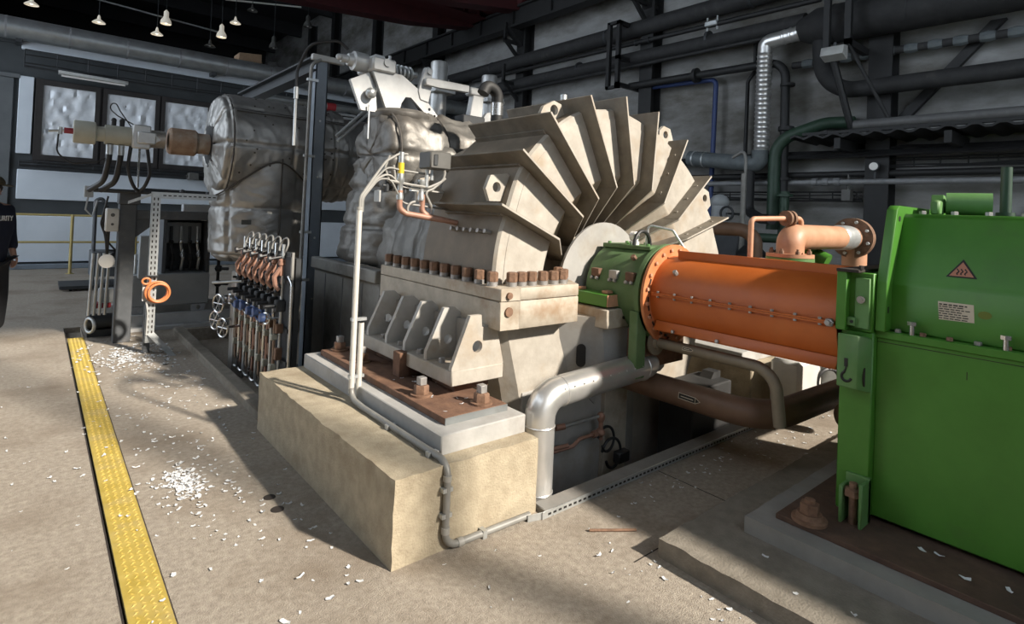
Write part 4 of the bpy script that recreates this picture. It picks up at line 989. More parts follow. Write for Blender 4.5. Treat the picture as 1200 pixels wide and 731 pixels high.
# things on top of the gearbox
bm = nb(); cyl(bm, (3.62, .80, 1.745), (3.66, .62, 1.745), .058, 24); box(bm, 3.50, 3.60, .80, .84, 1.683, 1.76, .01); part('inspection_cylinder', bm, 'green_dusty', gb, 'light green stub cylinder')
bm = nb(); prism(bm, [(3.60, .80, 1.70), (3.68, .82, 1.80), (3.76, .80, 1.70)], (0, .06, 0), .006); part('cylinder_lug', bm, 'green_dusty', gb)
bm = nb(); cyl(bm, (3.86, .60, 1.683), (3.86, .60, 1.95), .024, 14); lathe(bm, [(0, .04), (.03, .04)], (3.86, .60, 1.683), (0, 0, 1), 14); part('vent_pipe', bm, 'deep_green_pipe', gb)
bm = nb(); box(bm, 3.9, 4.1, .45, .5, 1.683, 1.80, .006); part('lifting_eye', bm, 'green_dusty', gb)
bm = nb()
for k in range(8): hexbolt(bm, (3.42, .85 - .13 * k, 1.683), (0, 0, 1), .016, .018)
part('top_bolt', bm, 'bolt_grey', gb)

# ================================================================== tan oil pipe over the guard
t = thing('lube_oil_pipe', 'tan painted pipe elbow on a green ringed flange above the orange guard', 'pipe', (3.62, 1.6, 1.3))
PY = 1.62
bm = nb(); pipe(bm, [(3.70, PY, 1.41), (3.70, PY, 1.525), (4.46, PY, 1.525)], .083, .13, 24); part('elbow_pipe', bm, 'tan_paint', t)
bm = nb(); lathe(bm, [(0, .14), (.022, .14)], (3.70, PY, 1.398), (0, 0, 1), 32); part('flange', bm, 'tan_paint', t)
bm = nb(); lathe(bm, [(0, .142), (.026, .142)], (3.70, PY, 1.37), (0, 0, 1), 32); part('green_ring', bm, 'green_dusty', t)
bm = nb(); lathe(bm, [(0, .10), (.2, .10)], (3.70, PY, 1.17), (0, 0, 1), 20); part('stub', bm, 'green_paint', t)
for k in range(8):
    a = 2 * pi * k / 8; bm = nb(); hexbolt(bm, (3.70 + .118 * cos(a), PY + .118 * sin(a), 1.42), (0, 0, 1), .014, .02, .012); part('flange_bolt', bm, 'rust_nut', t)
bm = nb(); lathe(bm, [(0, .083), (.02, .092), (.05, .086), (.08, .092), (.11, .086), (.14, .092), (.17, .086), (.20, .09), (.22, .08)], (4.46, PY, 1.525), (1, 0, 0), 28)
part('braided_compensator', bm, 'galvanised', t, 'silver braided expansion joint')
bm = nb(); lathe(bm, [(0, .085), (.05, .085)], (4.68, PY, 1.525), (1, 0, 0), 24); part('pipe_end', bm, 'tan_paint', t)
bm = nb(); lathe(bm, [(0, .15), (.025, .15)], (4.72, PY, 1.525), (1, 0, 0), 32); lathe(bm, [(0, .15), (.025, .15)], (4.75, PY, 1.525), (1, 0, 0), 32); fl = part('end_flange', bm, 'rust_nut', t, 'rust brown bolted flange')
for k in range(8):
    a = 2 * pi * k / 8 + .3; bm = nb(); hexbolt(bm, (4.72, PY + .122 * cos(a), 1.525 + .122 * sin(a)), (-1, 0, 0), .013, .015); part('end_bolt', bm, 'galvanised', t)
bm = nb(); cyl(bm, (4.80, PY, 1.50), (4.80, PY, .2), .085, 18); part('down_leg', bm, 'tan_paint', t)
t = thing('vent_line', 'thin tan looped vent pipe standing beside the tan elbow flange', 'pipe', (3.3, 1.8, 1.2))
bm = nb(); pipe(bm, [(3.38, 1.72, 1.1), (3.38, 1.72, 1.63), (3.72, 1.62, 1.645), (3.80, 1.60, 1.645), (3.80, 1.60, 1.42)], .0165, .03, 10); part('vent_tube', bm, 'tan_paint', t)
bm = nb(); lathe(bm, [(0, .05), (.02, .05), (.02, .03), (.04, .03), (.04, .05), (.06, .05)], (3.66, 1.64, 1.643), (1, -.2, .02), 18); part('union_flange', bm, 'rust_nut', t)
bm = nb(); cyl(bm, (4.25, 1.75, 1.43), (4.25, 1.60, 1.36), .05, 14); tube(bm, circ((4.2, 1.7, 1.37), (.3, 1, .2), .07, 16), .018, 8, True); single('green_valve', bm, 'green_paint', 'small dark green valve with handwheel under the tan pipe', 'valve')

# ================================================================== pipes under the guard
t = thing('insulated_duct', 'shiny silver clad pipe rising from the pit and bending under the bearing', 'pipe', (2.24, 2.34, -.6))
bm = nb(); pipe(bm, [(2.245, 2.345, -1.2), (2.245, 2.345, .565), (3.30, 2.345, .612), (3.36, 2.75, .612)], .088, .13, 28); part('clad_pipe', bm, 'cladding', t, sharp=60)
bm = nb()
for c, d in (((2.245, 2.345, .40), (0, 0, 1)), ((2.39, 2.345, .571), (1, 0, .04)), ((3.16, 2.345, .603), (1, 0, .04)), ((2.245, 2.345, .03), (0, 0, 1))): lathe(bm, [(0, .0895), (.005, .0925), (.01, .0895)], c, d, 28)
for k in range(10): cyl(bm, (2.36 + .08 * k, 2.268, .61 + .003 * k), (2.36 + .08 * k, 2.258, .61 + .003 * k), .004, 6)
part('cladding_seam', bm, 'cladding', t)
bm = nb(); tube(bm, circ((2.312, 2.30, .50), (.6, -.5, .6), .016, 10), .004, 6, True); part('clip', bm, 'galvanised', t)
t = thing('oil_return_pipe', 'thick brown pipe with a flow arrow sweeping under the orange guard', 'pipe', (3.3, 2.2, .3))
bm = nb(); pipe(bm, [(3.30, 2.75, .46), (3.30, 1.55, .465), (5.6, 1.50, .44)], .085, .24, 24); part('pipe_run', bm, 'brown_pipe', t)
def arrow(par, c, dirv, outv, L, w):
    dirv = V(dirv).normalized(); outv = V(outv).normalized(); up = dirv.cross(outv).normalized(); c = V(c)
    def q(u, v_, k=0): return c + dirv * u + up * v_ + outv * k
    sh = lambda e: [q(-L - e, -w - e), q(L * .6, -w - e), q(L + e * 1.6, 0), q(L * .6, w + e), q(-L - e, w + e)]
    bm = nb(); prism(bm, sh(.003), outv * .0012); a = part('flow_arrow', bm, 'sign_white', par, 'pointed flow arrow label')
    bm = nb(); prism(bm, [p + outv * .001 for p in sh(-.001)], outv * .001); part('arrow_field', bm, 'black_print', a)
    bm = nb(); prism(bm, [q(-L * .8, -.002, .002), q(L * .4, -.002, .002), q(L * .4, .003, .002), q(-L * .8, .003, .002)], outv * .001); prism(bm, [q(L * .56, -w * .9, .002), q(L * .6, -w * .9, .002), q(L * .6, w * .9, .002), q(L * .56, w * .9, .002)], outv * .001); part('arrow_print', bm, 'sign_white', a)
arrow(t, (3.30 - .0852, 2.0, .475), (0, -1, -.03), (-1, 0, .05), .075, .016)
t = thing('oil_supply_pipe', 'slim khaki pipe under the orange guard bending down onto the brown pipe', 'pipe', (3.2, 1.9, .5))
bm = nb(); pipe(bm, [(3.20, 2.26, .785), (3.20, 1.46, .785), (3.24, 1.44, .47)], .034, .13, 18); part('pipe_run', bm, 'khaki_pipe', t)
bm = nb(); lathe(bm, [(0, .085), (.018, .085), (.018, .05), (.04, .045)], (3.20, 2.262, .785), (0, -1, 0), 24); part('flange', bm, 'khaki_pipe', t)
arrow(t, (3.20 - .0385, 1.99, .795), (0, -1, 0), (-1, 0, .25), .035, .008)
bm = nb(); cyl(bm, (3.72, 1.26, .48), (4.1, 1.2, .48), .085, 20); single('pipe_end_cap', bm, 'brown_pipe', 'dark capped pipe stub beside the gearbox corner', 'pipe stub')

# valve group in the pit
t = thing('drain_valve_group', 'small rusty valves with curled hoses on the grey pit plate', 'valve', (3.0, 2.6, .05))
bm = nb(); cyl(bm, (2.70, 2.66, .19), (2.76, 2.64, .195), .020, 10); cyl(bm, (2.60, 2.66, .06), (2.78, 2.62, .07), .014, 10); pipe(bm, [(2.6, 2.66, .035), (2.83, 2.62, .055), (2.87, 2.6, .10), (3.05, 2.60, .10)], .013, .03, 8); part('copper_tube', bm, 'copper_pipe', t)
bm = nb(); cyl(bm, (2.76, 2.64, .195), (3.07, 2.60, .215), .011, 10); part('spindle', bm, 'galvanised', t)
bm = nb(); sphere(bm, (3.08, 2.60, .205), .03, 1, 1, 1.3, 10); cyl(bm, (3.08, 2.60, .20), (3.085, 2.60, .05), .016, 8); sphere(bm, (3.08, 2.60, .10), .035, 1, 1, .9, 10); hexbolt(bm, (3.0, 2.60, .10), (1, 0, 0), .025, .04); part('valve_body', bm, 'copper_pipe', t)
for c, r in (((3.13, 2.58, .05), .075), ((3.17, 2.56, -.05), .09)):
    bm = nb(); tube(bm, [V((c[0] + r * cos(a), c[1] + .02 * a / 3, c[2] + r * 1.1 * sin(a))) for a in [radians(k) for k in range(-160, 171, 15)]], .010, 6); part('hose', bm, 'black_rubber', t)
bm = nb(); box(bm, 3.2, 3.32, 2.52, 2.58, -.13, -.05, .008); part('hose_end', bm, 'black_rubber', t)

# machinery seen beneath the guard
t = thing('concrete_plinth', 'far concrete plinth in the sunlight beneath the orange guard', 'plinth', (5, 3.2, 0))
bm = nb(); box(bm, 4.62, 5.45, 2.30, 4.2, 0, .40, .012); part('block', bm, 'plinth_concrete', t)
bm = nb(); box(bm, 4.65, 5.2, 2.40, 4.18, .40, .50, .006); part('grout_slab', bm, 'grout_grey', t)
t = thing('hydraulic_unit', 'white tank unit with black hoses beneath the orange guard', 'hydraulic unit', (5.6, 2.4, 0))
bm = nb(); box(bm, 4.72, 5.15, 1.95, 2.20, .12, .50, .03); part('tank', bm, 'machine_white', t)
bm = nb(); box(bm, 5.5, 7.2, 1.9, 2.5, .10, .38, .02); part('base_box', bm, 'machine_white', t)
bm = nb(); tube(bm, circ((5.15, 1.9, .30), (0.5, 1, 0), .11, 18), .014, 6, True); tube(bm, [(5.15, 1.9, .40), (5.1, 1.9, .55), (5.0, 2.0, .6)], .014, 6); part('hose', bm, 'black_rubber', t)
bm = nb(); box(bm, 5.25, 5.42, 1.85, 2.0, .1, .5, .01); part('terminal_block', bm, 'galvanised', t)
bm = nb()
for k in range(8): sphere(bm, (5.28 + .03 * (k % 3), 1.84, .16 + .04 * k), .025, seg=8)
part('connector', bm, 'black_rubber', t)
for x in (4.8, 5.1, 5.6, 7.1):
    bm = nb(); box(bm, x - .03, x + .03, 1.98, 2.15, 0, .14); part('leg', bm, 'dark_steel', t)
t = thing('oil_pump', 'dark round oil pump motor behind the orange guard near the gearbox', 'pump', (5.9, 2.0, .3))
bm = nb(); lathe(bm, [(0, .12), (.05, .2), (.5, .2), (.55, .12)], (5.6, 1.72, .62), (1, .1, 0), 22); part('motor', bm, 'rust_plate', t)
bm = nb(); cyl(bm, (5.5, 1.72, .62), (5.3, 1.72, .60), .09, 16); part('coupling', bm, 'black_pipe', t)
bm = nb(); box(bm, 5.75, 6.05, 1.6, 1.9, 0, .45, .01); part('stand', bm, 'black_pipe', t)
bm = nb(); box(bm, 3.75, 4.3, 2.3, 2.6, -1.3, .35, .01); prism(bm, [(3.7, 2.4, -.2), (4.2, 2.4, .4), (4.3, 2.4, .4), (4.3, 2.4, -.2)], (0, .1, 0)); single('pit_stanchion', bm, 'pit_steel', 'dark steel stanchion standing in the shaded pit', 'stanchion')
bm = nb(); box(bm, 3.3, 4.0, 2.27, 2.6, -.30, -.26, .004); single('pit_grating', bm, 'grey_block_shaded', 'grey cover slab lying inside the shaded pit edge', 'slab')
# ================================================================== insulated steam end
def quilt(bm, f, nu, nv, su, sv, amp, seed, wr=.02, closed=True, pu=.1, pv=.1):
    """Padded surface: f(u, v) -> (point, normal); su, sv = seam positions (0..1) along u and v; pillows between seams, ridged wrinkles on top."""
    def pil(t, s, p):
        lo = max([q for q in s if q <= t] or [0]); hi = min([q for q in s if q > t] or [1])
        w = hi - lo; m = min(t - lo, hi - t) / max(w, 1e-6)
        return 1 - max(0, 1 - m / p) ** 2.2
    G = []
    for i in range(nu + 1):
        u = i / nu; row = []
        for j in range(nv if closed else nv + 1):
            v = j / nv; p, n = f(u, v)
            a = pil(u, su, pu) * pil(v, sv, pv)
            q = p * 3.1 + V((seed, seed * 2, 0))
            q2 = V((q.x * 1.0 + .6 * noise.noise(q * .7), q.y, q.z * 1.0)); w = 1 - abs(noise.noise(q2 * 1.6)) * 1.6 + .45 * (1 - 2 * abs(noise.noise(q2 * 3.7))) + .2 * noise.noise(q2 * 8.3)
            row.append(bm.verts.new(p + n * (amp * a + wr * (w - .9))))
        G.append(row)
    m = len(G[0])
    for i in range(nu):
        for j in range(m if closed else m - 1):
            bm.faces.new((G[i][j], G[i + 1][j], G[i + 1][(j + 1) % m], G[i][(j + 1) % m]))
    return G
def cylf(o, d, prof):
    """prof: list of (u, along, radius)."""
    dn, a, b = basis(d); o = V(o)
    def f(u, v):
        for (u0, t0, r0), (u1, t1, r1) in zip(prof, prof[1:]):
            if u <= u1 + 1e-9: break
        k = (u - u0) / max(u1 - u0, 1e-9); t = t0 + (t1 - t0) * k; r = r0 + (r1 - r0) * k
        n = a * cos(2 * pi * v) + b * sin(2 * pi * v)
        tt = V((t1 - t0, r1 - r0)).normalized() if abs(t1 - t0) + abs(r1 - r0) > 0 else V((1, 0))
        return o + dn * t + n * r, (n * tt.x - dn * tt.y)
    return f
def cord(bm, pts, r=.009): tube(bm, pts, r, 5)

vs_ = thing('insulated_valve_chest', 'big quilted silver insulated vessel with a downward leg behind the steel column', 'insulated vessel', (2.2, 7, .9))
VZ = 2.22
bm = nb(); quilt(bm, cylf((1.50, 7.0, VZ), (1, 0, 0), [(0, -.04, .20), (.22, 0.02, .52), (.26, .08, .555), (1, 1.35, .545)]), 110, 150, [0, .24, .62, .9], [0, .13, .27, .42, .58, .73, .88], .030, 1.3, .015, pu=.07, pv=.10); part('body_jacket', bm, 'insulation_foil', vs_, sharp=180)
bm = nb(); quilt(bm, cylf((2.03, 7.0, .96), (0, 0, 1), [(0, -.02, .12), (.12, .0, .43), (.22, .08, .51), (1, 1.25, .535)]), 100, 150, [.2, .55], [.1, .32, .56, .8], .024, 5.1, .015, pu=.12, pv=.08); part('leg_jacket', bm, 'insulation_foil', vs_, sharp=180)
bm = nb(); quilt(bm, cylf((2.80, 7.0, 2.18), (1, 0, 0), [(0, 0, .53), (.12, .1, .50), (1, 1.5, .47)]), 60, 90, [0, .2, .4, .6, .8], [0, .125, .25, .375, .5, .625, .75, .875], .035, 8.7, .015, pu=.3, pv=.3); part('neck_jacket', bm, 'insulation_foil', vs_, sharp=180)
bm = nb()
cord(bm, [V((1.565, 7.0 + .575 * cos(a), VZ + .575 * sin(a))) for a in [radians(k * 8) for k in range(46)]])
sad = []
for k in range(31):
    a = radians(-90 - 92 + 184 * k / 30); x = 2.03 + .55 * sin(a); y_ = 7.0 - .55 * cos(a)
    dy = min(.56, abs(7.0 - y_)); sad.append(V((x, y_ - .012, VZ - math.sqrt(max(.0, .572 ** 2 - dy ** 2)))))
front = []
for k in range(31):
    x = 2.03 - .56 + 1.12 * k / 30; dx = abs(x - 2.03); dy = math.sqrt(max(0, .56 ** 2 - dx ** 2)); front.append(V((x, 7.0 - dy - .02, VZ - math.sqrt(max(0, .585 ** 2 - dy ** 2)))))
cord(bm, front); cord(bm, [V((2.07, 7.0 - .565, z)) for z in (2.1, 1.9, 1.7, 1.5, 1.3)] + [V((2.05, 6.5, 1.08))])
cord(bm, [V((1.6 + 1.2 * k / 10, 7 - .55 * cos(radians(35)) - .03, VZ + .57 * sin(radians(38)))) for k in range(11)], .007)
for v in (.42, .58, .73, .88):
    a = 2 * pi * v; dn, ua, ub = basis((1, 0, 0)); n_ = ua * cos(a) + ub * sin(a)
    cord(bm, [V((1.58 + 1.25 * k / 14, 7.0, VZ)) + n_ * (.556 + .004 * (k % 2)) for k in range(15)], .006)
for xx in (1.82, 2.42):
    cord(bm, [V((xx, 7.0 + .553 * cos(a), VZ + .553 * sin(a))) for a in [radians(20 + k * 8) for k in range(22)]], .005)
part('seam_cord', bm, 'seam_cord', vs_)
bm = nb(); random.seed(5)
for k in range(46):
    a = radians(random.uniform(85, 215)); x = random.uniform(1.62, 2.7); cyl(bm, (x, 7.0 + .585 * cos(a), VZ + .585 * sin(a)), (x, 7.0 + .592 * cos(a), VZ + .592 * sin(a)), .010, 8)
part('fixing_pins_pattern', bm, 'seam_cord', vs_)
bm = nb(); cyl(bm, (1.44, 7.0, VZ), (1.50, 7.0, VZ), .25, 30); part('end_opening', bm, 'black_print', vs_)
bm = nb(); box(bm, 1.68, 1.78, 6.455, 6.47, 1.36, 1.41, .003); part('rating_tag', bm, 'junction_box', vs_)
# servo on the vessel end
sv = thing('servo_actuator', 'long cream and steel hydraulic servo cylinder projecting from the quilted vessel', 'actuator', (.9, 7, 2.2))
bm = nb(); lathe(bm, [(0, .112), (.20, .112), (.215, .13), (.23, .142), (.46, .142), (.48, .125)], (1.53, 7.0, VZ), (-1, 0, 0), 30); part('gland', bm, 'servo_rust', sv)
bm = nb(); lathe(bm, [(0, .092), (.48, .092)], (1.02, 7.0, VZ), (-1, 0, 0), 28); part('barrel', bm, 'servo_steel', sv)
bm = nb(); lathe(bm, [(0, .098), (.22, .098)], (.72, 7.0, VZ), (-1, 0, 0), 28); lathe(bm, [(0, .075), (.09, .075)], (.50, 7.0, VZ), (-1, 0, 0), 24); lathe(bm, [(0, .10), (.01, .112), (.17, .112), (.18, .105)], (.545 - .115, 7.0, VZ), (-1, 0, 0), 28); part('cylinder_head', bm, 'servo_cream', sv)
bm = nb(); cyl(bm, (.26, 7, VZ), (.18, 7, VZ), .028, 14); part('position_sensor', bm, 'servo_red', sv, 'dark red end sensor')
bm = nb(); cyl(bm, (.18, 7, VZ), (.06, 7, VZ - .02), .012, 8); cyl(bm, (.15, 7, VZ + .03), (.15, 7, VZ - .04), .018, 10); part('sensor_plug', bm, 'galvanised', sv)
bm = nb(); box(bm, .72, .88, 6.86, 6.94, VZ - .12, VZ + .12, .012); box(bm, .76, .92, 6.82, 6.90, VZ - .07, VZ + .05, .01); prism(bm, [(.88, 6.84, VZ - .08), (.97, 6.84, VZ - .02), (.90, 6.84, VZ + .05)], (0, .05, 0), .004); part('valve_manifold', bm, 'white_bracket', sv)
bm = nb()
for x in (.57, .64): cyl(bm, (x, 7, VZ + .09), (x, 7, VZ + .14), .022, 10); sphere(bm, (x, 7, VZ + .15), .026, seg=10)
part('bleed_cap', bm, 'black_rubber', sv)
for k, pts in enumerate(([(.545, 6.98, VZ - .1), (.545, 6.98, 1.98), (.52, 7.1, 1.75), (.42, 7.35, 1.66)], [(.64, 6.98, VZ - .1), (.64, 6.98, 2.0), (.62, 7.1, 1.75), (.52, 7.35, 1.66)],
                         [(.72, 6.95, VZ - .1), (.70, 6.95, 1.9), (.76, 7.0, 1.7), (.86, 7.2, 1.66)], [(.86, 6.95, VZ - .1), (.90, 6.95, 1.85), (.86, 7.0, 1.7), (.82, 7.2, 1.66)])):
    bm = nb(); tube(bm, fillet(pts, .2, 8), .027 if k < 2 else .017, 10); h = part('hydraulic_hose', bm, 'black_rubber', sv)
    if k < 2: bm = nb(); cyl(bm, V(pts[0]) + V((0, 0, -.1)), pts[0], .03, 10); part('hose_fitting', bm, 'galvanised', h)
bm = nb(); cyl(bm, (.79, 6.9, VZ - .05), (.79, 6.9, 1.7), .010, 8); part('impulse_tube', bm, 'chrome', sv)
bm = nb(); tube(bm, fillet([(.14, 7, VZ - .03), (.13, 7, VZ - .22), (.25, 7, VZ - .32), (.45, 7, VZ - .28), (.55, 7, VZ - .22)], .1), .008, 6); tube(bm, fillet([(.72, 7, VZ + .1), (.62, 7, VZ + .25), (.57, 7, VZ + .35), (.52, 7, VZ + .27), (.6, 7, VZ + .2), (.78, 6.95, VZ + .1)], .08), .006, 6); part('cable', bm, 'black_rubber', sv)

# turbine steam end under quilted foil
ht = thing('insulated_turbine_end', 'quilted foil jacket in a shaded tone over the turbine steam end behind the ribbed casing', 'insulated casing', (3.3, 4.8, 1.1))
bm = nb()
def domef(u, v):
    # u along y, v around the upper half
    y = 3.50 + 1.75 * u; r = 1.14 - .10 * max(0, u - .55) / .45 - .05 * max(0, .15 - u) / .15
    a = pi * (1 - v); n = V((cos(a), 0, sin(a))); return V((3.42 + r * cos(a), y, 1.08 + r * sin(a))), n
quilt(bm, domef, 70, 90, [0, .2, .42, .66, .86], [0, .14, .30, .48, .66, .84], .035, 2.2, .022, closed=False, pu=.14, pv=.14); part('dome_jacket', bm, 'insulation_shaded', ht, sharp=180)
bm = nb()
quilt(bm, cylf((2.33, 4.72, 2.07), (1, 0, 0), [(0, -.02, .005), (.10, .0, .33), (.16, .06, .40), (1, 2.5, .40)]), 90, 80, [0, .15, .32, .48, .64, .8], [0, .17, .34, .5, .67, .84], .045, 4.4, .04, pu=.16, pv=.14); part('chest_jacket', bm, 'insulation_shaded', ht, sharp=180)
bm = nb(); lathe(bm, [(0, .26), (.03, .28), (.06, .28), (.09, .25)], (2.55, 4.70, 2.40), (0, 0, 1), 26); part('top_cap', bm, 'insulation_shaded', ht)
bm = nb(); quilt(bm, cylf((2.98, 4.85, 1.10), (0, 0, 1), [(0, 0, .80), (.7, .75, .70), (1, 1.08, .56)]), 50, 100, [0, .3, .62], [.02, .12, .26, .39, .53, .66, .8], .04, 6.6, .035, pu=.14, pv=.12); part('skirt_jacket', bm, 'insulation_shaded', ht, sharp=180)
bm = nb()
for u in (.15, .32, .48, .64):
    x = 2.31 + (u - .16) / .84 * 2.42 + .08; tube(bm, [V((x, 4.72 + .425 * cos(a), 2.07 + .425 * sin(a))) for a in [radians(k * 12) for k in range(31)]], .010, 5)
part('seam_cord', bm, 'seam_cord', ht)
bm = nb(); box(bm, 2.12, 2.2, 4.2, 5.6, .98, 1.09, .01); box(bm, 2.16, 2.3, 4.2, 5.6, -.15, 1.0, .01); part('lower_cladding', bm, 'clad_panel', ht)
bm = nb()
for y in (4.5, 4.9, 5.3): box(bm, 2.152, 2.16, y, y + .012, 0, .95)
part('cladding_joint', bm, 'grey_pipe', ht)
bm = nb(); box(bm, 2.225, 2.24, 4.4, 4.5, 1.65, 1.75, .003); part('rating_tag', bm, 'light_box', ht)

# ------------------------------------------------------------------ valve gear on top
vg = thing('valve_gear', 'pale grey valve lever linkage on top of the quilted turbine end', 'valve gear', (2.8, 4.65, 2.4))
YG = 4.6
pl = [(2.215, 2.795), (2.274, 2.825), (2.505, 2.813), (2.675, 2.712), (2.956, 2.437), (2.94, 2.415), (2.85, 2.415), (2.718, 2.532), (2.60, 2.625), (2.545, 2.622), (2.505, 2.56), (2.488, 2.49), (2.352, 2.49)]
for y in (YG, YG + .24):
    bm = nb(); plate_hole(bm, [(x, y, z) for x, z in pl], (0, .035, 0), [circ((2.80, y, 2.545), (0, 1, 0), .014, 10), circ((2.86, y, 2.49), (0, 1, 0), .014, 10)]); part('side_bracket', bm, 'white_bracket', vg)
bm = nb(); prism(bm, [(x, YG + .05, z) for x, z in [(2.03, 2.70), (2.20, 2.79), (2.27, 2.66), (2.29, 2.45), (2.14, 2.45)]], (0, .04, 0)); part('rear_bracket', bm, 'white_bracket', vg)
bm = nb(); box(bm, 2.50, 2.86, YG - .02, YG + .3, 2.405, 2.45, .006); part('base_bar', bm, 'white_bracket', vg)
bm = nb(); box(bm, 2.195, 2.425, YG - .03, YG + .30, 2.80, 2.925, .015); cyl(bm, (2.33, YG - .045, 2.885), (2.33, YG - .02, 2.885), .035, 18); box(bm, 2.25, 2.35, YG + .05, YG + .2, 2.925, 2.965, .008); cyl(bm, (2.42, YG + .1, 2.92), (2.42, YG + .1, 2.99), .015, 8); part('cylinder_trunnion', bm, 'white_bracket', vg)
bm = nb(); lathe(bm, [(0, .05), (.04, .06), (.05, .085), (.17, .085)], (2.03, YG + .13, 2.885), (1, 0, -.02), 22); cyl(bm, (1.97, YG + .13, 2.885), (2.04, YG + .13, 2.885), .035, 12); sphere(bm, (1.955, YG + .13, 2.89), .03, seg=10); part('hydraulic_cylinder', bm, 'white_bracket', vg)
bm = nb(); tube(bm, [V((2.42 + .25 * t / 90, YG + .13 + .055 * cos(t * .42), 2.872 + .055 * sin(t * .42))) for t in range(91)], .012, 6); cyl(bm, (2.42, YG + .13, 2.872), (2.72, YG + .13, 2.875), .03, 12); part('spring', bm, 'galvanised', vg)
lk = [(2.735, 2.93), (2.77, 2.945), (2.812, 2.92), (2.812, 2.765), (2.785, 2.60), (2.69, 2.62), (2.664, 2.70)]
bm = nb(); prism(bm, [(x, YG - .01, z) for x, z in lk], (0, .05, 0), .008)
for c in ((2.775, 2.895), (2.765, 2.79)): cyl(bm, (c[0], YG - .03, c[1]), (c[0], YG - .005, c[1]), .026, 16)
part('bell_crank', bm, 'white_bracket', vg)
bm = nb(); prism(bm, [(x, YG - .06, z) for x, z in [(2.714, 2.755), (2.714, 2.822), (2.75, 2.832), (3.211, 2.837), (3.211, 2.764), (2.85, 2.756)]], (0, .05, 0), .008); part('lever', bm, 'white_bracket', vg)
bm = nb(); box(bm, 3.225, 3.425, YG - .06, YG + .04, 2.752, 2.83, .012); cyl(bm, (3.36, YG - .075, 2.79), (3.36, YG - .05, 2.79), .024, 14); prism(bm, [(x, YG - .05, z) for x, z in [(3.27, 2.76), (3.40, 2.76), (3.385, 2.50), (3.225, 2.50)]], (0, .08, 0), .008); part('lever', bm, 'white_bracket', vg)
bm = nb(); box(bm, 3.15, 3.42, YG - .06, YG + .1, 2.44, 2.55, .01); part('dark_yoke', bm, 'dark_steel', vg)
for (x, zt, zf) in ((3.14, 3.12, 2.815), (3.80, 3.10, 2.815)):
    bm = nb(); lathe(bm, [(0, .088), (zt - 2.40, .088), (zt - 2.385, .08)], (x, 5.0, 2.40), (0, 0, 1), 26); c = part('spring_cylinder', bm, 'silver_cylinder', vg)
    bm = nb(); box(bm, x - .11, x + .13, 4.87, 5.12, zf - .012, zf + .022, .005)
    part('clamp_plate', bm, 'white_bracket', c)
    bm = nb()
    for dx in (.05, .11): hexbolt(bm, (x + dx, 4.88, zf + .022), (0, 0, 1), .012, .02)
    cyl(bm, (x + .12, 5.0, zf), (x + .12, 5.0, zf + .16), .008, 6); part('clamp_bolt', bm, 'galvanised', c)
ey = [(3.43, 2.50), (3.445, 2.56), (3.48, 2.61), (3.56, 2.635), (3.64, 2.615), (3.675, 2.56), (3.68, 2.50)]
bm = nb(); plate_hole(bm, [(x, YG, z) for x, z in ey], (0, .05, 0), [circ((3.56, YG, 2.555), (0, 1, 0), .035, 14)]); part('lifting_eye', bm, 'white_bracket', vg)
bm = nb(); tube(bm, fillet([(2.03, YG + .13, 2.97), (1.95, YG + .13, 3.03), (1.72, YG + .2, 2.97), (1.66, YG + .3, 2.75), (1.66, YG + .3, 2.55)], .16, 8), .013, 8); part('hose', bm, 'black_rubber', vg)
bm = nb(); cyl(bm, (1.66, YG + .3, 2.60), (1.66, YG + .3, 2.50), .02, 10); cyl(bm, (1.66, YG + .3, 2.52), (1.66, YG + .3, 2.1), .012, 8); part('hose_fitting', bm, 'galvanised', vg)
bm = nb(); cyl(bm, (2.20, YG + .02, 2.50), (2.20, YG + .02, 2.20), .008, 6); sphere(bm, (2.2, YG, 2.60), .05, seg=10); part('position_switch', bm, 'galvanised', vg)
for d in (0, .05):
    bm = nb(); cyl(bm, (2.28 + d * .3, 5.5, 2.30 - d), (2.62 + d * .3, 5.5, 2.65 - d), .017, 8); part('push_rod', bm, 'galvanised', vg)
t = thing('vent_elbow', 'small shiny black pipe elbow poking up behind the casing fins', 'pipe', (3, 3.75, 2.4))
bm = nb(); pipe(bm, [(3.06, 3.9, 2.30), (3.06, 3.9, 2.66), (2.94, 3.9, 2.70), (2.90, 3.9, 2.62)], .052, .09, 18); part('elbow', bm, 'black_pipe', t)
bm = nb(); cyl(bm, (3.06, 3.9, 2.45), (3.06, 3.9, 2.56), .054, 18); part('band', bm, 'chrome', t)
bm = nb(); cyl(bm, (3.18, 3.2, 2.38), (3.18, 3.2, 2.54), .022, 10); cyl(bm, (3.18, 3.2, 2.52), (3.18, 3.2, 2.56), .028, 10); single('vent_plug', bm, 'galvanised', 'small silver vent stub between the two topmost fins', 'vent')

# ------------------------------------------------------------------ steel column and frame
t = thing('steel_post', 'tall blue-grey steel box column in front of the quilted vessel', 'column', (2.3, 6.03, -.15))
bm = nb(); box(bm, 2.225, 2.355, 5.98, 5.99, -.14, 3.14); box(bm, 2.345, 2.355, 5.98, 6.10, -.14, 3.14); box(bm, 2.225, 2.235, 5.98, 6.10, -.14, 3.14); part('shaft', bm, 'blue_steel', t)
bm = nb(); box(bm, 2.235, 2.345, 6.02, 6.08, -.14, 3.12); part('web', bm, 'dark_steel', t)
bm = nb(); box(bm, 2.15, 2.44, 5.90, 6.18, -.15, -.135); part('base_plate', bm, 'dark_steel', t)
bm = nb()
for z in (.6, 1.25, 1.9, 2.5): cyl(bm, (2.29, 5.98, z), (2.29, 5.972, z), .012, 8)
part('bolt', bm, 'galvanised', t)
bm = nb(); box(bm, 2.17, 2.52, 5.94, 6.0, 3.14, 3.20, .004); part('top_plate', bm, 'light_box', t, 'pale top bracket')
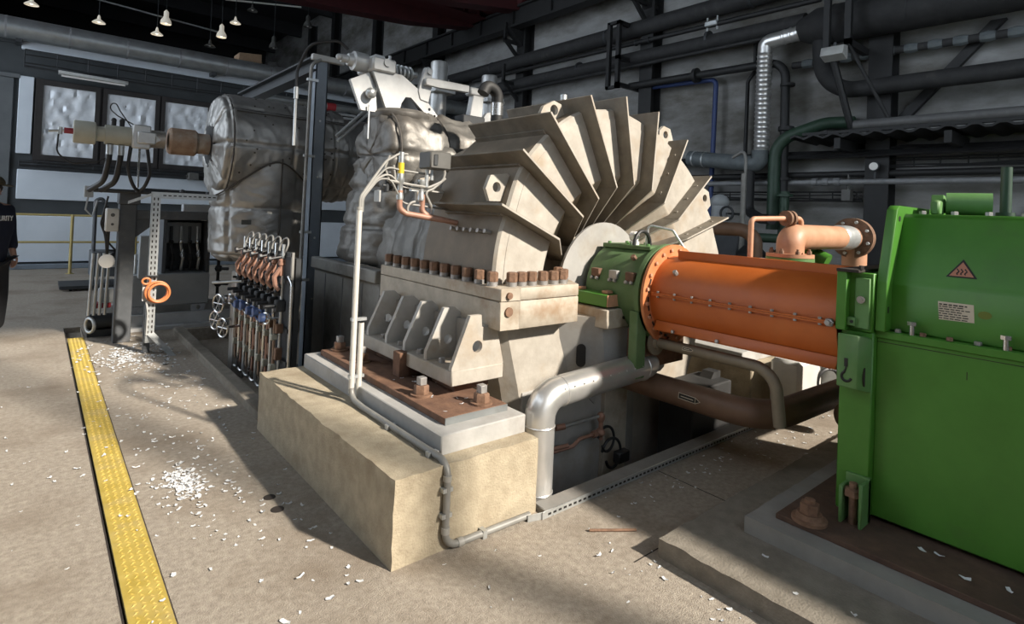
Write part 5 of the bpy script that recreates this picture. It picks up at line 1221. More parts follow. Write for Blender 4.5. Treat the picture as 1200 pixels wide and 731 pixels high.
bm = nb(); box(bm, 2.20, 2.36, 5.99, 9.0, 3.03, 3.05); box(bm, 2.20, 2.36, 5.99, 9.0, 3.18, 3.2); box(bm, 2.27, 2.29, 5.99, 9.0, 3.05, 3.18); part('beam', bm, 'dark_steel', t)
bm = nb(); prism(bm, [(2.2, 8.4, 2.98), (1.9, 8.6, 2.92), (1.95, 8.6, 2.80), (2.2, 8.4, 2.86)], (.02, .12, 0)); part('cable_shelf', bm, 'galvanised', t)
t = thing('conduit_pipe', 'pale conduit running down beside the tall steel column', 'conduit', (2.14, 5.9, .3))
bm = nb(); pipe(bm, [(2.26, 5.95, 3.15), (2.155, 5.93, 3.08), (2.125, 5.9, .55), (1.98, 5.75, .38), (1.75, 5.6, .36)], .018, .14, 10); part('tube', bm, 'conduit_grey', t)
bm = nb()
for z in (2.9, 2.1, 1.3, .8): box(bm, 2.115, 2.23, 5.91, 5.95, z, z + .025)
part('clip', bm, 'galvanised', t)
t = thing('frame_pipes', 'small valves and tubes under the dark frame beam behind the vessel', 'pipe group', (2.4, 8.5, 2.7))
bm = nb()
for k in range(4): pipe(bm, [(1.9 + .1 * k, 9.2, 2.95 - .06 * k), (2.6, 8.4 - .1 * k, 3.0 - .07 * k), (3.6, 8.0, 2.95 - .05 * k)], .018, .2, 8)
part('tube', bm, 'galvanised', t)
bm = nb()
for k in range(3): sphere(bm, (2.1 + .35 * k, 8.9 - .3 * k, 2.93), .06, seg=10); cyl(bm, (2.1 + .35 * k, 8.9 - .3 * k, 2.93), (2.1 + .35 * k, 8.9 - .3 * k, 3.08), .02, 8)
part('valve', bm, 'dark_steel', t)

# ------------------------------------------------------------------ conduit poles on the plinth
t = thing('conduit_pole', 'tall pale conduit pole bent over the plinth edge down to the floor', 'conduit', (1.53, 3.27, .4))
bm = nb(); pipe(bm, [(1.525, 3.27, 1.585), (1.525, 3.27, .43), (1.525, 3.1, .418), (1.53, 2.205, .418), (1.53, 2.203, .022), (2.05, 2.19, .022)], .0175, .07, 12); part('tube', bm, 'conduit_grey', t)
bm = nb(); cyl(bm, (1.525, 3.27, 1.582), (1.525, 3.27, 1.60), .02, 12); cyl(bm, (1.5275, 2.203, .335), (1.528, 2.203, .36), .021, 12); cyl(bm, (1.529, 2.203, .09), (1.529, 2.203, .12), .021, 12); cyl(bm, (1.60, 2.202, .022), (1.63, 2.201, .022), .021, 12); part('sleeve', bm, 'white_cable', t)
bm = nb(); cyl(bm, (1.525, 3.27, .46), (1.525, 3.27, 1.58), .0178, 12); part('upright', bm, 'conduit_white', t, 'white upright section')
bm = nb()
for p, q in (((1.505, 3.255, .9), (1.60, 3.285, .918)), ((1.505, 3.255, .55), (1.60, 3.285, .568)), ((1.50, 2.75, .40), (1.56, 2.78, .425)), ((1.50, 2.33, .40), (1.56, 2.36, .425)), ((1.50, 2.19, .285), (1.555, 2.222, .305)), ((1.50, 2.19, .165), (1.555, 2.222, .185)), ((1.74, 2.18, 0), (1.765, 2.222, .04))):
    box(bm, p[0], q[0], p[1], q[1], p[2], q[2])
part('clip', bm, 'galvanised', t)
t = thing('conduit_stub', 'short open pale conduit standing beside the tall conduit pole', 'conduit', (1.575, 3.27, .4))
bm = nb(); tube(bm, [(1.572, 3.27, .40), (1.572, 3.27, .885)], .0175, 12); part('tube', bm, 'conduit_white', t)
bm = nb(); cyl(bm, (1.572, 3.27, .886), (1.572, 3.27, .8875), .014, 12); part('bore', bm, 'black_print', t)

# instrument cluster by the fins
it = thing('pressure_transmitters', 'cluster of cables and brown tubes with a dark junction box beside the fins', 'instrument', (1.95, 3.35, 1.5))
for k in range(4):
    o = .012 * k
    pts = [(1.525 + o * .6, 3.27, 1.57), (1.525 + o * .6, 3.27, 1.66), (1.61 + o, 3.28, 1.78), (1.70 + o, 3.29, 1.90 - o * 3), (1.80 + o, 3.3, 1.96 - o * 9), (1.86 + o * 12, 3.3, 1.96 - o * 10)]
    bm = nb(); tube(bm, fillet(pts, .08, 5), .0075, 6); part('cable', bm, 'conduit_grey' if k % 2 else 'white_cable', it)
bm = nb(); tube(bm, fillet([(1.73, 3.3, 1.94), (1.70, 3.3, 1.86), (1.74, 3.3, 1.76), (1.78, 3.3, 1.78), (1.76, 3.3, 1.88)], .03, 5), .007, 6); part('cable', bm, 'white_cable', it)
bm = nb(); tube(bm, fillet([(1.72, 3.3, 1.78), (1.88, 3.28, 1.76), (2.02, 3.28, 1.75), (2.13, 3.28, 1.80), (2.15, 3.28, 1.88), (2.08, 3.28, 1.90)], .06, 5), .009, 6); tube(bm, fillet([(2.15, 3.28, 1.82), (2.05, 3.28, 1.74), (1.99, 3.28, 1.72), (2.05, 3.28, 1.62), (2.05, 3.28, 1.55)], .05, 5), .008, 6); part('cable', bm, 'white_cable', it)
for x, zt, w_, pts in ((1.815, 1.96, 0, [(1.815, 3.3, 1.72), (1.815, 3.3, 1.60), (1.86, 3.29, 1.57), (2.10, 3.22, 1.535)]), (1.975, 1.80, 1, [(1.985, 3.3, 1.70), (1.985, 3.3, 1.585), (2.03, 3.28, 1.555), (2.28, 3.2, 1.505)])):
    bm = nb(); pipe(bm, pts, .019, .05, 12); c = part('impulse_tube', bm, 'copper_pipe', it)
    bm = nb(); lathe(bm, [(0, .022), (.02, .024), (.05, .018), (.1, .018), (.11, .026), (.14, .026)], (x, 3.3, 1.66), (0, 0, 1), 10); part('fitting', bm, 'galvanised', c)
bm = nb(); cyl(bm, (1.815, 3.3, 1.82), (1.815, 3.3, 1.90), .02, 12); part('sleeve', bm, 'yellow_sleeve', it, 'yellow sleeve')
bm = nb(); cyl(bm, (1.815, 3.3, 1.78), (1.815, 3.3, 1.83), .022, 10); cyl(bm, (1.815, 3.3, 1.9), (1.815, 3.3, 1.97), .018, 10); part('sensor', bm, 'galvanised', it)
bm = nb(); box(bm, 1.975, 2.14, 3.2, 3.35, 1.875, 1.99, .008); jb = part('junction_box', bm, 'junction_box', it)
bm = nb(); box(bm, 2.0, 2.03, 3.195, 3.2, 1.895, 1.97, .004); part('box_lid', bm, 'dark_steel', jb)
bm = nb(); cyl(bm, (2.0, 3.28, 1.87), (2.0, 3.28, 1.75), .014, 8); cyl(bm, (2.04, 3.28, 1.87), (2.04, 3.28, 1.8), .012, 8); box(bm, 1.9, 2.05, 3.3, 3.33, 1.72, 1.75); part('bracket', bm, 'galvanised', it)
for x, z in ((1.73, 1.745), (1.86, 1.74), (1.93, 1.75), (1.72, 1.83)):
    bm = nb(); cyl(bm, (x, 3.32, z - .035), (x, 3.32, z + .035), .014, 10); cyl(bm, (x - .03, 3.32, z), (x + .03, 3.32, z), .01, 8); part('isolating_valve', bm, 'dark_steel', it)
bm = nb(); tube(bm, [V((1.92 + .055 * cos(radians(a)), 3.28, 1.60 + .05 * sin(radians(a)))) for a in range(90, 330, 15)], .008, 6); part('drip_loop', bm, 'white_cable', it)

# ------------------------------------------------------------------ valve rack
rk = thing('valve_rack', 'upright rack of thin sampling tubes with blue knobs and brown clamps', 'valve rack', (1.6, 5.4, -.15))
RX = 1.60
for y in (4.73, 6.02):
    bm = nb(); box(bm, RX + .03, RX + .05, y - .014, y + .014, -.15, 1.20); part('post', bm, 'conduit_grey', rk)
bm = nb(); box(bm, RX - .05, RX + .12, 6.05, 6.22, -.15, .90, .01); part('support_column', bm, 'servo_steel', rk)
bm = nb()
for z in (.28, .55, .95, 1.18): box(bm, RX + .02, RX + .05, 4.73, 6.02, z - .015, z + .015)
part('crossbar', bm, 'dark_steel', rk)
ys = [4.84 + .19 * k for k in range(7)]
for k, y in enumerate(ys):
    bm = nb(); pipe(bm, [(RX, y, 1.26), (RX, y, .0), (RX - .02, y + .05, -.04), (RX - .04, y + .10, .0), (RX - .04, y + .10, .55)], .0125, .05, 8); tb = part('sampling_tube', bm, 'chrome' if k % 2 else 'galvanised', rk)
    bm = nb(); lathe(bm, [(0, .018), (.08, .018), (.09, .028), (.13, .028), (.14, .018)], (RX - .01, y, 1.0), (0, 0, 1), 8); tube(bm, [(RX - .02, y, 1.06), (RX - .06, y + .02, .99), (RX - .05, y + .02, .92), (RX - .02, y, .88)], .02, 8); part('clamp', bm, 'copper_pipe', tb, 'brown clamp')
    bm = nb(); box(bm, RX - .05, RX + .03, y - .035, y + .035, .70, .80, .01); sphere(bm, (RX - .02, y + .02, .90), .035, seg=8); cyl(bm, (RX - .14, y, .75), (RX, y, .75), .015, 8); part('needle_valve', bm, 'dark_steel', tb)
    bm = nb(); lathe(bm, [(0, .035), (.02, .04), (.04, .034)], (RX - .13, y, .66 + .02 * (k % 2)), (-1, 0, 0), 10); part('knob', bm, 'blue_knob' if k < 5 else 'chrome', tb)
    bm = nb(); pipe(bm, [(RX - .03, y + .045, .64), (RX - .03, y + .045, .08), (RX, y + .06, .04)], .013, .03, 8); part('drain_line', bm, 'copper_pipe' if k % 2 else 'servo_rust', tb)
    bm = nb(); box(bm, RX - .06, RX - .01, y + .02, y + .07, .20, .26, .004); box(bm, RX - .06, RX - .01, y + .02, y + .07, .46, .51, .004); part('white_fitting', bm, 'servo_cream', tb)
    bm = nb(); tube(bm, circ((RX - .10, y + .06, .64), (1, .4, 0), .045, 14), .009, 6, True); cyl(bm, (RX - .11, y + .06, .64), (RX, y + .03, .64), .011, 6); part('small_handwheel', bm, 'blue_knob' if k % 3 else 'chrome', tb)
    bm = nb(); lathe(bm, [(0, .03), (.03, .034), (.05, .02), (.09, .02)], (RX - .03, y + .03, .83), (0, 0, 1), 8); cyl(bm, (RX - .09, y + .03, .86), (RX, y + .03, .86), .012, 6); part('union', bm, 'black_rubber', tb)
    bm = nb(); box(bm, RX - .035, RX + .02, y - .022, y + .022, .30, .40, .004); box(bm, RX - .035, RX + .02, y - .022, y + .022, .52, .60, .004); part('saddle', bm, 'rust_nut', tb)
for y, z in ((6.15, .42), (6.05, .60), (5.85, .40)):
    bm = nb(); tube(bm, circ((RX - .20, y, z), (1, .3, 0), .088, 18), .010, 6, True)
    for a in (0, 60, 120):
        c = V((RX - .20, y, z)); d, u, w_ = basis((1, .3, 0)); e = u * cos(radians(a)) + w_ * sin(radians(a)); cyl(bm, c - e * .086, c + e * .086, .006, 5)
    cyl(bm, (RX - .2, y, z), (RX + .02, y + .05, z), .013, 8); part('handwheel', bm, 'chrome', rk)
bm = nb(); cyl(bm, (RX - .25, 6.1, .80), (RX + .0, 5.9, .83), .014, 8); part('lever_handle', bm, 'galvanised', rk)
for k in range(6):
    y = 4.9 + .2 * k; bm = nb(); tube(bm, [V((RX + .02 + .02 * sin(a), y + .09 * cos(a) , 1.24 + .07 * sin(a))) for a in [radians(j * 20) for j in range(-2, 15)]], .008, 6); part('coil_tube', bm, 'conduit_grey', rk)
for k in range(5):
    y = 4.85 + .25 * k; bm = nb(); cyl(bm, (RX - .10, y, 1.14), (RX + .02, y, 1.16), .012, 8); lathe(bm, [(0, .028), (.02, .028)], (RX - .10, y, 1.14), (-1, 0, 0), 8); part('knob', bm, 'black_rubber', rk)
bm = nb(); box(bm, RX + .06, RX + .10, 4.70, 6.05, .05, 1.15); part('back_panel', bm, 'dark_steel', rk)
bm = nb(); pipe(bm, [(RX + .02, 4.66, -.1), (RX + .02, 4.66, .95), (RX + .02, 4.75, 1.0)], .011, .04, 8); part('edge_tube', bm, 'chrome', rk)

# ------------------------------------------------------------------ post frame, oil skid, perforated rail
pf = thing('support_post', 'dark grey square steel post carrying the servo hoses', 'post', (.78, 7.56, 0))
bm = nb(); box(bm, .70, .86, 7.48, 7.64, 0, 1.52, .006); part('shaft', bm, 'grey_frame', pf)
bm = nb(); box(bm, .69, .89, 7.46, 7.66, 1.52, 1.67, .008); part('head_block', bm, 'grey_frame', pf)
bm = nb(); box(bm, .86, 2.2, 7.50, 7.62, 1.36, 1.46, .004); prism(bm, [(.86, 7.53, 1.15), (.86, 7.53, 1.36), (1.1, 7.53, 1.36)], (0, .06, 0)); part('crossbeam', bm, 'grey_frame', pf)
bm = nb(); cyl(bm, (.45, 7.4, 1.66), (2.2, 7.4, 1.66), .022, 8); cyl(bm, (.88, 7.45, 1.69), (2.2, 7.45, 1.68), .018, 8); sphere(bm, (1.28, 7.4, 1.68), .035, seg=8); sphere(bm, (1.55, 7.4, 1.67), .035, seg=8); part('oil_pipe', bm, 'dark_steel', pf)
bm = nb(); box(bm, .38, .46, 7.38, 7.46, 1.58, 1.70, .006); tube(bm, [(.42, 7.42, 1.6), (.40, 7.42, 1.45), (.46, 7.44, 1.38), (.5, 7.44, 1.55)], .01, 6); part('terminal_head', bm, 'skid_grey', pf)
bm = nb(); box(bm, .58, .70, 7.44, 7.56, 1.22, 1.47, .01); sb = part('switch_box', bm, 'conduit_white', pf, 'pale switch box')
bm = nb(); cyl(bm, (.64, 7.435, 1.40), (.64, 7.43, 1.40), .02, 10); cyl(bm, (.64, 7.435, 1.30), (.64, 7.43, 1.30), .014, 10); part('button', bm, 'junction_box', sb)
bm = nb(); lathe(bm, [(0, .07), (.04, .075), (.045, .06)], (.62, 7.50, .90), (-.3, -1, 0), 16); part('dial_gauge', bm, 'lamp_white', pf, 'round white dial')
bm = nb()
for k in range(5): tube(bm, fillet([(.60, 7.55, 1.6 - .1 * k), (.55 + .02 * k, 7.6, 1.3), (.62, 7.62, 1.1 - .1 * k), (.70, 7.66, 1.0)], .1, 4), .010, 6)
part('cable', bm, 'black_rubber', pf)
bm = nb()
for k in range(4): cyl(bm, (.52 + .05 * k, 7.9, .95), (.50 + .05 * k, 7.9, .25), .016, 8)
part('drain_tube', bm, 'galvanised', pf)

def perf(bm, bs, p, q, up, n, w=.028, h=.011):
    """Slots along a perforated rail from p to q."""
    p = V(p); q = V(q); d = (q - p).normalized(); up = V(up).normalized(); nn = d.cross(up).normalized()
    for i in range(n):
        c = p.lerp(q, (i + .5) / n); a = [c + d * (w / 2 * i_) + up * (h / 2 * j_) for i_, j_ in ((-1, -1), (1, -1), (1, 1), (-1, 1))]
        prism(bs, [v - nn * .0015 for v in a], nn * .003)
pr_ = thing('perforated_rail', 'galvanised slotted steel rail standing on the floor with an orange hose coil', 'rail post', (.95, 6.8, 0))
bm = nb(); box(bm, .905, .985, 6.80, 6.803, .12, 1.66); box(bm, .905, .908, 6.80, 6.84, .12, 1.66); part('upright', bm, 'galvanised', pr_)
bs = nb()
for x in (.928, .962): perf(None, bs, (x, 6.7985, .2), (x, 6.7985, 1.62), (1, 0, 0), 26)
part('slots_pattern', bs, 'channel_dark', pr_)
bm = nb(); box(bm, .90, .96, 6.86, 6.92, 0, .5, .004); part('stub_post', bm, 'grey_frame', pr_)
bm = nb(); prism(bm, [(.91, 6.80, .22), (1.10, 6.62, .002), (1.16, 6.62, .002), (.985, 6.80, .22)], (0, .003, .003)); part('bent_foot', bm, 'galvanised', pr_)
bm = nb(); box(bm, .90, 1.62, 6.81, 6.813, 1.60, 1.665); prism(bm, [(.72, 6.95, 1.56), (.90, 6.81, 1.65), (.90, 6.81, 1.62), (.72, 6.95, 1.53)], (0, .01, 0)); ar = part('side_arm', bm, 'galvanised', pr_)
bs = nb(); perf(None, bs, (.95, 6.8085, 1.632), (1.6, 6.8085, 1.632), (0, 0, 1), 14); part('arm_slots_pattern', bs, 'channel_dark', ar)
hc = thing('hose_coil', 'coil of bright orange hose hanging on the slotted rail', 'hose', (.99, 6.76, .5))
for k in range(4):
    bm = nb(); r = .098 + .012 * (k % 2) - .006 * k; tube(bm, [V((.985 + r * cos(a) + .006 * k, 6.775 - .013 * k, .645 + r * 1.0 * sin(a) - .004 * k)) for a in [radians(j * 12) for j in range(30)]], .0115, 8, True); part('loop', bm, 'hose_orange', hc)
bm = nb(); tube(bm, [V((.89 + .035 * cos(a), 6.77, .755 + .03 * sin(a))) for a in [radians(j * 20) for j in range(18)]], .010, 8, True); part('loop', bm, 'hose_orange', hc)
bm = nb(); cyl(bm, (.88, 6.8, .80), (.99, 6.76, .80), .012, 8); part('hook', bm, 'dark_steel', hc)
bm = nb(); box(bm, .865, .90, 6.80, 6.82, .55, .72); tube(bm, [(.90, 6.79, .55), (.92, 6.79, .42), (.915, 6.79, .2)], .008, 6); single('white_label_tag', bm, 'light_box', 'small white tag hanging behind the orange hose coil', 'tag')

sk = thing('oil_skid', 'grey oil supply skid with open valve cabinet behind the slotted rail', 'oil skid', (1.5, 8.6, 0))
bm = nb(); box(bm, .93, 1.78, 8.2, 9.2, .26, .66, .012); part('tank', bm, 'skid_grey', sk)
bm = nb(); box(bm, .75, 2.3, 8.15, 8.23, .02, .17, .004); box(bm, .75, 2.3, 8.08, 8.3, 0, .02); box(bm, .75, 2.3, 9.1, 9.18, 0, .17); part('base_beam', bm, 'skid_base', sk)
bm = nb(); box(bm, .7, 2.35, 8.0, 8.12, 0, .04); part('drip_tray', bm, 'skid_base', sk)
for x in (1.02, 1.66):
    bm = nb(); plate_hole(bm, [(x - .08, 8.19, .17), (x + .08, 8.19, .17), (x + .08, 8.19, .26), (x - .08, 8.19, .26)], (0, .02, 0), [circ((x, 8.19, .215), (0, 1, 0), .025, 12)]); part('lifting_plate', bm, 'panel_grey', sk)
bm = nb(); box(bm, 1.24, 1.28, 8.25, 8.85, .66, 1.42); box(bm, 1.74, 1.78, 8.25, 8.85, .66, 1.42); box(bm, 1.24, 1.78, 8.25, 8.85, 1.38, 1.42); box(bm, 1.28, 1.74, 8.80, 8.84, .66, 1.4); cb = part('valve_cabinet', bm, 'grey_frame', sk)
bm = nb(); box(bm, 1.30, 1.72, 8.5, 8.7, 1.02, 1.30, .01); part('manifold_block', bm, 'skid_grey', cb)
for k, x in enumerate((1.35, 1.46, 1.56, 1.65)):
    bm = nb(); pipe(bm, [(x, 8.40, 1.25), (x, 8.38, 1.0), (x + .03, 8.38, .85), (x + .02, 8.42, .68)], .018, .05, 8); tb = part('pipe_drop', bm, 'galvanised' if k % 2 else 'dark_steel', cb)
    bm = nb(); lathe(bm, [(0, .03), (.05, .03), (.06, .022), (.1, .022)], (x + .02, 8.38, .80 + .05 * (k % 2)), (0, 0, 1), 10); sphere(bm, (x, 8.36, 1.05), .03, seg=8); part('valve', bm, 'chrome' if k in (1, 3) else 'black_pipe', tb)
bm = nb(); box(bm, .98, 1.15, 8.10, 8.2, .62, 1.14, .008); part('control_cabinet', bm, 'skid_grey', sk)
bm = nb(); box(bm, 1.40, 1.75, 8.0, 8.12, 1.37, 1.545, .008); dp = part('display_box', bm, 'panel_grey', sk)
bm = nb()
for k in range(4): box(bm, 1.435 + .028 * k, 1.453 + .028 * k, 7.998, 8.0, 1.50, 1.53)
part('panel_marks_pattern', bm, 'light_box', dp)
bm = nb(); cyl(bm, (1.65, 8.06, 1.37), (1.65, 8.06, 1.34), .03, 10); part('cable_gland', bm, 'lamp_white', dp)
bm = nb(); cyl(bm, (1.9, 8.3, .2), (1.9, 8.3, 1.1), .02, 8)
for z in (.5, .7, .9): sphere(bm, (1.9, 8.28, z), .05, seg=8); cyl(bm, (1.9, 8.28, z), (2.0, 8.2, z), .02, 8)
part('valve_stack', bm, 'black_pipe', sk)
for k in range(3):
    bm = nb(); cyl(bm, (.97 + .06 * k, 8.3, .66), (.97 + .06 * k, 8.3, .9 + .05 * k), .018, 8); part('riser', bm, 'galvanised', sk)
t = thing('small_pump', 'small dark pump with red cover beside the grey post foot', 'pump', (.62, 8.0, 0))
bm = nb(); cyl(bm, (.5, 8.0, .16), (.80, 8.0, .16), .09, 16); box(bm, .5, .8, 7.92, 8.08, 0, .08); part('motor', bm, 'dark_steel', t)
bm = nb(); tube(bm, circ((.52, 7.9, .14), (1, .5, 0), .08, 14), .018, 8, True); part('flange', bm, 'galvanised', t)
bm = nb(); box(bm, .56, .72, 8.05, 8.2, .30, .36, .01); part('red_cover', bm, 'red_paint', t)
bm = nb(); box(bm, .6, .75, 8.05, 8.2, .36, .52, .01); part('cover_box', bm, 'skid_grey', t)
t = thing('trolley', 'dark grey tool trolley with upright handle near the yellow rail', 'trolley', (.95, 12, 0))
bm = nb(); box(bm, .75, 1.35, 11.9, 12.4, .22, .65, .01); part('cabinet', bm, 'grey_frame', t)
bm = nb(); box(bm, .95, 1.1, 11.888, 11.9, .38, .46); part('label_panel', bm, 'light_box', t)
bm = nb(); box(bm, .35, 1.5, 11.8, 12.6, .04, .09); part('base_plate', bm, 'dark_steel', t)
bm = nb(); pipe(bm, [(.78, 11.95, .1), (.78, 11.95, 1.52), (.86, 11.95, 1.56), (.9, 11.95, 1.5)], .03, .05, 8); part('handle', bm, 'grey_frame', t)
for x in (.5, 1.4):
    for y in (11.9, 12.5):
        bm = nb(); cyl(bm, (x - .02, y, .04), (x + .02, y, .04), .04, 12); part('wheel', bm, 'black_rubber', t)
# ================================================================== person with the cap
def skinned(name, pts, edges, m, parent, sub=2):
    """Continuous body surface: pts = {key: (x, y, z, rx, ry)}."""
    off_ = ROOT[root_of(parent).name]
    keys = list(pts); me = bpy.data.meshes.new(name)
    me.from_pydata([V(pts[k][:3]) - off_ for k in keys], [(keys.index(a), keys.index(b)) for a, b in edges], [])
    o = bpy.data.objects.new(name, me); COL.objects.link(o)
    o.modifiers.new('skin', 'SKIN').use_smooth_shade = True
    for i, k in enumerate(keys):
        p = pts[k]; me.skin_vertices[0].data[i].radius = (p[3], p[4] if len(p) > 4 else p[3])
        me.skin_vertices[0].data[i].use_root = (i == 0)
    s = o.modifiers.new('sub', 'SUBSURF'); s.levels = s.render_levels = sub
    dg = bpy.context.evaluated_depsgraph_get(); dg.update()
    m2 = bpy.data.meshes.new_from_object(o.evaluated_get(dg)); bpy.data.objects.remove(o)
    for p in m2.polygons: p.use_smooth = True
    m2.name = name; m2.materials.clear(); m2.materials.append(MATS[m])
    o = bpy.data.objects.new(name, m2); COL.objects.link(o); o.parent = parent; return o
px, py = -.36, 8.2
pn = thing('person', 'person in a navy jacket lettered SECURITY and a dark cap, seen from behind', 'person', (px, py, 0))
def q(x, y, z, r, r2=None): return (px + x, py + y, z, r, r2 or r)
B = {'pel': q(0, 0, .95, .12, .085), 'spine': q(0, 0, 1.2, .12, .085), 'chest': q(0, 0, 1.38, .155, .105), 'neck0': q(0, .01, 1.48, .06), 'neck': q(.005, -.0, 1.54, .055), 'skull': q(.012, .0, 1.62, .07, .078), 'crown': q(.008, 0, 1.69, .078, .088),
     'shR': q(.17, 0, 1.42, .058), 'elR': q(.215, .03, 1.14, .045), 'wrR': q(.20, -.06, .93, .028, .033), 'paR': q(.20, -.085, .86, .018, .036),
     'shL': q(-.17, 0, 1.42, .058), 'elL': q(-.215, .03, 1.14, .045), 'wrL': q(-.20, -.04, .91, .028, .033), 'paL': q(-.20, -.06, .84, .018, .036),
     'hiR': q(.09, 0, .90, .085), 'knR': q(.105, -.02, .50, .058), 'anR': q(.115, .02, .09, .04), 'toR': q(.15, .16, .035, .035),
     'hiL': q(-.09, 0, .90, .085), 'knL': q(-.10, -.01, .50, .058), 'anL': q(-.11, .04, .09, .04), 'toL': q(-.12, .19, .035, .035)}
E_ = [('pel', 'spine'), ('spine', 'chest'), ('chest', 'neck0'), ('neck0', 'neck'), ('neck', 'skull'), ('skull', 'crown')]
for s in 'RL': E_ += [('chest', 'sh' + s), ('sh' + s, 'el' + s), ('el' + s, 'wr' + s), ('wr' + s, 'pa' + s), ('pel', 'hi' + s), ('hi' + s, 'kn' + s), ('kn' + s, 'an' + s), ('an' + s, 'to' + s)]
body = skinned('body', B, E_, 'skin', pn)
def hand(s):
    k = 1 if s == 'R' else -1; b = B['pa' + s]
    for j, L_ in enumerate((.068, .078, .074, .058)):
        y = b[1] - .028 + .019 * j
        skinned('finger', {'a': (b[0], y, b[2] - .01, .010), 'b': (b[0] - .006 * k, y, b[2] - .01 - L_ * .5, .009), 'c': (b[0] - .022 * k, y, b[2] - .01 - L_ * .85, .008), 'd': (b[0] - .034 * k, y, b[2] - .01 - L_, .0075)}, [('a', 'b'), ('b', 'c'), ('c', 'd')], 'skin', body, 1)
    skinned('thumb', {'a': (b[0] - .01 * k, b[1] - .03, b[2] + .035, .012), 'b': (b[0] - .02 * k, b[1] - .055, b[2] + .005, .0105), 'c': (b[0] - .028 * k, b[1] - .062, b[2] - .028, .009)}, [('a', 'b'), ('b', 'c')], 'skin', body, 1)
hand('R'); hand('L')
# head turned to the side: nose, ear, mouth
bm = nb(); prism(bm, [(px + .082, py + .0, 1.63), (px + .105, py + .0, 1.600), (px + .08, py + .014, 1.597), (px + .08, py - .014, 1.597)], (0, 0, .004), .003); part('nose', bm, 'skin', body)
bm = nb()
for s in (-1, 1): sphere(bm, (px, py + s * .083, 1.615), .028, .6, .35, 1, 10)
part('ear', bm, 'skin', body)
bm = nb()
for s in (-1, 1): sphere(bm, (px + .078, py + s * .03, 1.642), .010, .5, 1, .7, 8)
part('eye', bm, 'shoe', body)
bm = nb(); box(bm, px + .078, px + .084, py - .022, py + .022, 1.572, 1.578, .002); part('mouth', bm, 'servo_red', body)
bm = nb(); sphere(bm, (px - .01, py, 1.645), .094, .95, .98, .9, 20); part('hair', bm, 'hair', pn)
bm = nb(); sphere(bm, (px + .002, py, 1.685), .105, 1.0, .98, .88, 24)
for v in bm.verts:
    if v.co.z < 1.685: v.co.z = 1.685 - (1.685 - v.co.z) * .15
part('cap', bm, 'cap_cloth', pn)
bm = nb(); prism(bm, [(px + .09 + .115 * cos(a) * (1 if abs(a) < 1.6 else .3), py + .085 * sin(a), 1.675 - .02 * cos(a)) for a in [radians(k) for k in range(-90, 91, 15)]], (0, 0, .008), .002); part('cap_brim', bm, 'cap_cloth', pn)
J = {'hem0': q(0, 0, .76, .09, .07), 'hem': q(0, 0, .82, .165, .125), 'waist': q(0, 0, 1.03, .18, .135), 'chest': q(0, 0, 1.33, .178, .125), 'yoke': q(0, 0, 1.44, .12, .09), 'collar': q(0, 0, 1.50, .072, .07),
     'shR': q(.175, 0, 1.41, .07), 'elR': q(.225, .03, 1.14, .062), 'cuR': q(.205, -.05, .96, .052), 'shL': q(-.175, 0, 1.41, .07), 'elL': q(-.225, .03, 1.14, .062), 'cuL': q(-.205, -.035, .94, .052)}
jk = skinned('jacket', J, [('hem0', 'hem'), ('hem', 'waist'), ('waist', 'chest'), ('chest', 'yoke'), ('yoke', 'collar'), ('chest', 'shR'), ('shR', 'elR'), ('elR', 'cuR'), ('chest', 'shL'), ('shL', 'elL'), ('elL', 'cuL')], 'navy_cloth', pn)
text_part('back_lettering', 'SECURITY', .078, Matrix.Translation((px + .0, py - .140, 1.315)) @ Matrix.Rotation(pi / 2, 4, 'X') @ Matrix.Scale(.66, 4, (1, 0, 0)), 'white_print', jk, .004)
T_ = {'pel': q(0, 0, .98, .165, .13), 'hiR': q(.095, 0, .80, .10), 'knR': q(.108, -.02, .48, .082), 'anR': q(.115, .02, .10, .075), 'hiL': q(-.095, 0, .80, .10), 'knL': q(-.105, -.01, .48, .082), 'anL': q(-.11, .04, .10, .075)}
skinned('trousers', T_, [('pel', 'hiR'), ('hiR', 'knR'), ('knR', 'anR'), ('pel', 'hiL'), ('hiL', 'knL'), ('knL', 'anL')], 'black_cloth', pn)
for s, k in (('R', 1), ('L', -1)):
    a, b = B['an' + s], B['to' + s]
    skinned('shoe', {'h': (a[0], a[1] - .04, .045, .042, .045), 'm': (a[0], a[1] + .05, .05, .045, .045), 't': (b[0], b[1] + .03, .032, .040, .030)}, [('h', 'm'), ('m', 't')], 'shoe', pn)

pn.rotation_euler.z = radians(40)
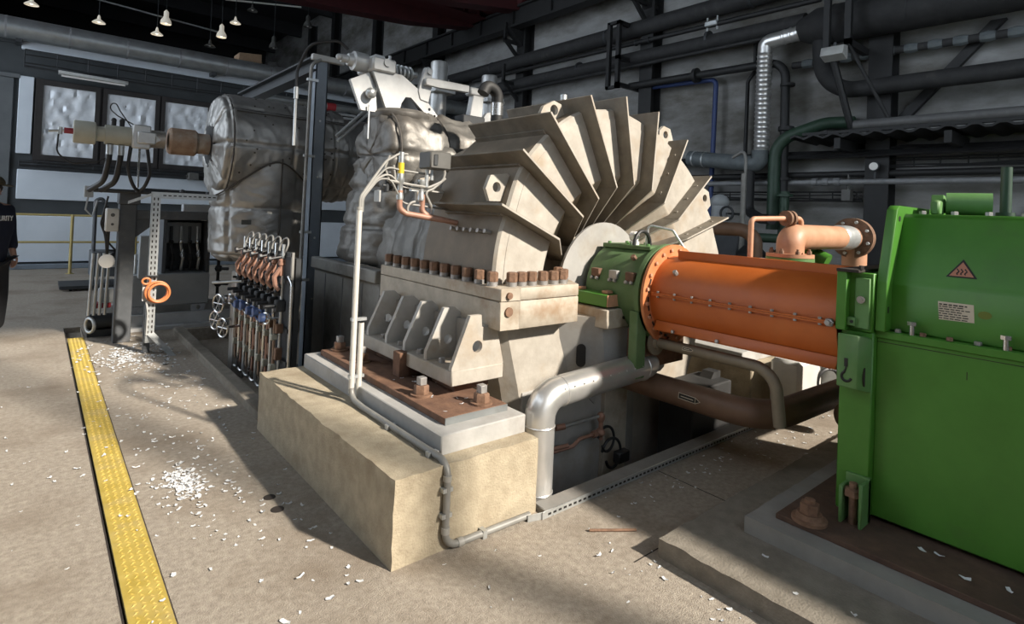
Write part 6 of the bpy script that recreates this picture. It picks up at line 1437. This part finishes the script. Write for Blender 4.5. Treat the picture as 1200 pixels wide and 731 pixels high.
# ================================================================== paint flakes lying on the floor
random.seed(21)
bm = nb()
def flake(x, y, z0, s):
    a = random.uniform(0, 2 * pi); L_ = s * random.uniform(.7, 1.9); w_ = s * random.uniform(.45, .9); h = s * random.uniform(.15, .6)
    ca, sa = cos(a), sin(a); rows = []
    for i in (-1, 0, 1):
        row = []
        for j in (-1, 0, 1):
            u = L_ * i * .5 * (1 - .25 * abs(j) * random.random()); v_ = w_ * j * .5 * (1 - .35 * abs(i) * random.random())
            z = z0 + .001 + h * (i * i) * random.uniform(.2, .9) + (.3 * h * j * j)
            row.append(bm.verts.new((x + u * ca - v_ * sa, y + u * sa + v_ * ca, z)))
        rows.append(row)
    for i in range(2):
        for j in range(2): bm.faces.new((rows[i][j], rows[i + 1][j], rows[i + 1][j + 1], rows[i][j + 1]))
def cloud(cx, cy, sx, sy, n, s):
    for _ in range(n):
        x, y = random.gauss(cx, sx), random.gauss(cy, sy)
        if x > 1.24 and 2.2 < y < 7.8: x = 1.24 - random.random() * .4
        flake(x, y, .004 if .35 < x < .475 else 0, s * random.uniform(.5, 1.25))
cloud(.71, 3.60, .05, .12, 190, .023); cloud(.76, 3.5, .13, .28, 70, .019)
cloud(.78, 6.75, .18, .33, 380, .028); cloud(.95, 5.4, .18, .7, 90, .022); cloud(.7, 4.4, .25, .7, 90, .02)
cloud(.85, 2.9, .2, .35, 36, .02); cloud(.2, 5.5, .5, 1.0, 50, .018); cloud(-.2, 3.4, .5, .8, 16, .014)
cloud(3.1, 1.98, .45, .07, 35, .016); cloud(2.3, 1.6, .2, .4, 24, .014); cloud(1.3, 1.75, .6, .25, 20, .013); cloud(2.27, 1.3, .06, .3, 20, .018)
cloud(4.9, 1.9, .8, .2, 90, .02)
single('paint_flakes', bm, 'white_flake', 'countless curled white paint flakes scattered over the concrete floor', 'paint flakes', kind='stuff', sharp=60)
bm = nb()
for x, y in ((3.05, .72), (3.06, .66), (3.0, .42), (3.03, .30), (3.06, .16), (2.95, .55), (3.1, .05)): flake(x, y, .193, .026)
for x, y in ((2.45, 1.0), (2.5, .8), (2.6, 1.2)): flake(x, y, .09, .022)
for k in range(14): flake(random.uniform(1.66, 2.0), random.uniform(2.5, 3.2), .537, .016)
single('paint_flakes', bm, 'white_flake', 'few curled white paint flakes lying on the rusty sole plates and step', 'paint flakes', kind='stuff', sharp=60)
bm = nb(); cyl(bm, (2.22, 1.92, .008), (2.42, 1.78, .008), .007, 8); single('rusty_rod', bm, 'rust_nut', 'short rusty rod lying on the floor by the slotted angle', 'rod')
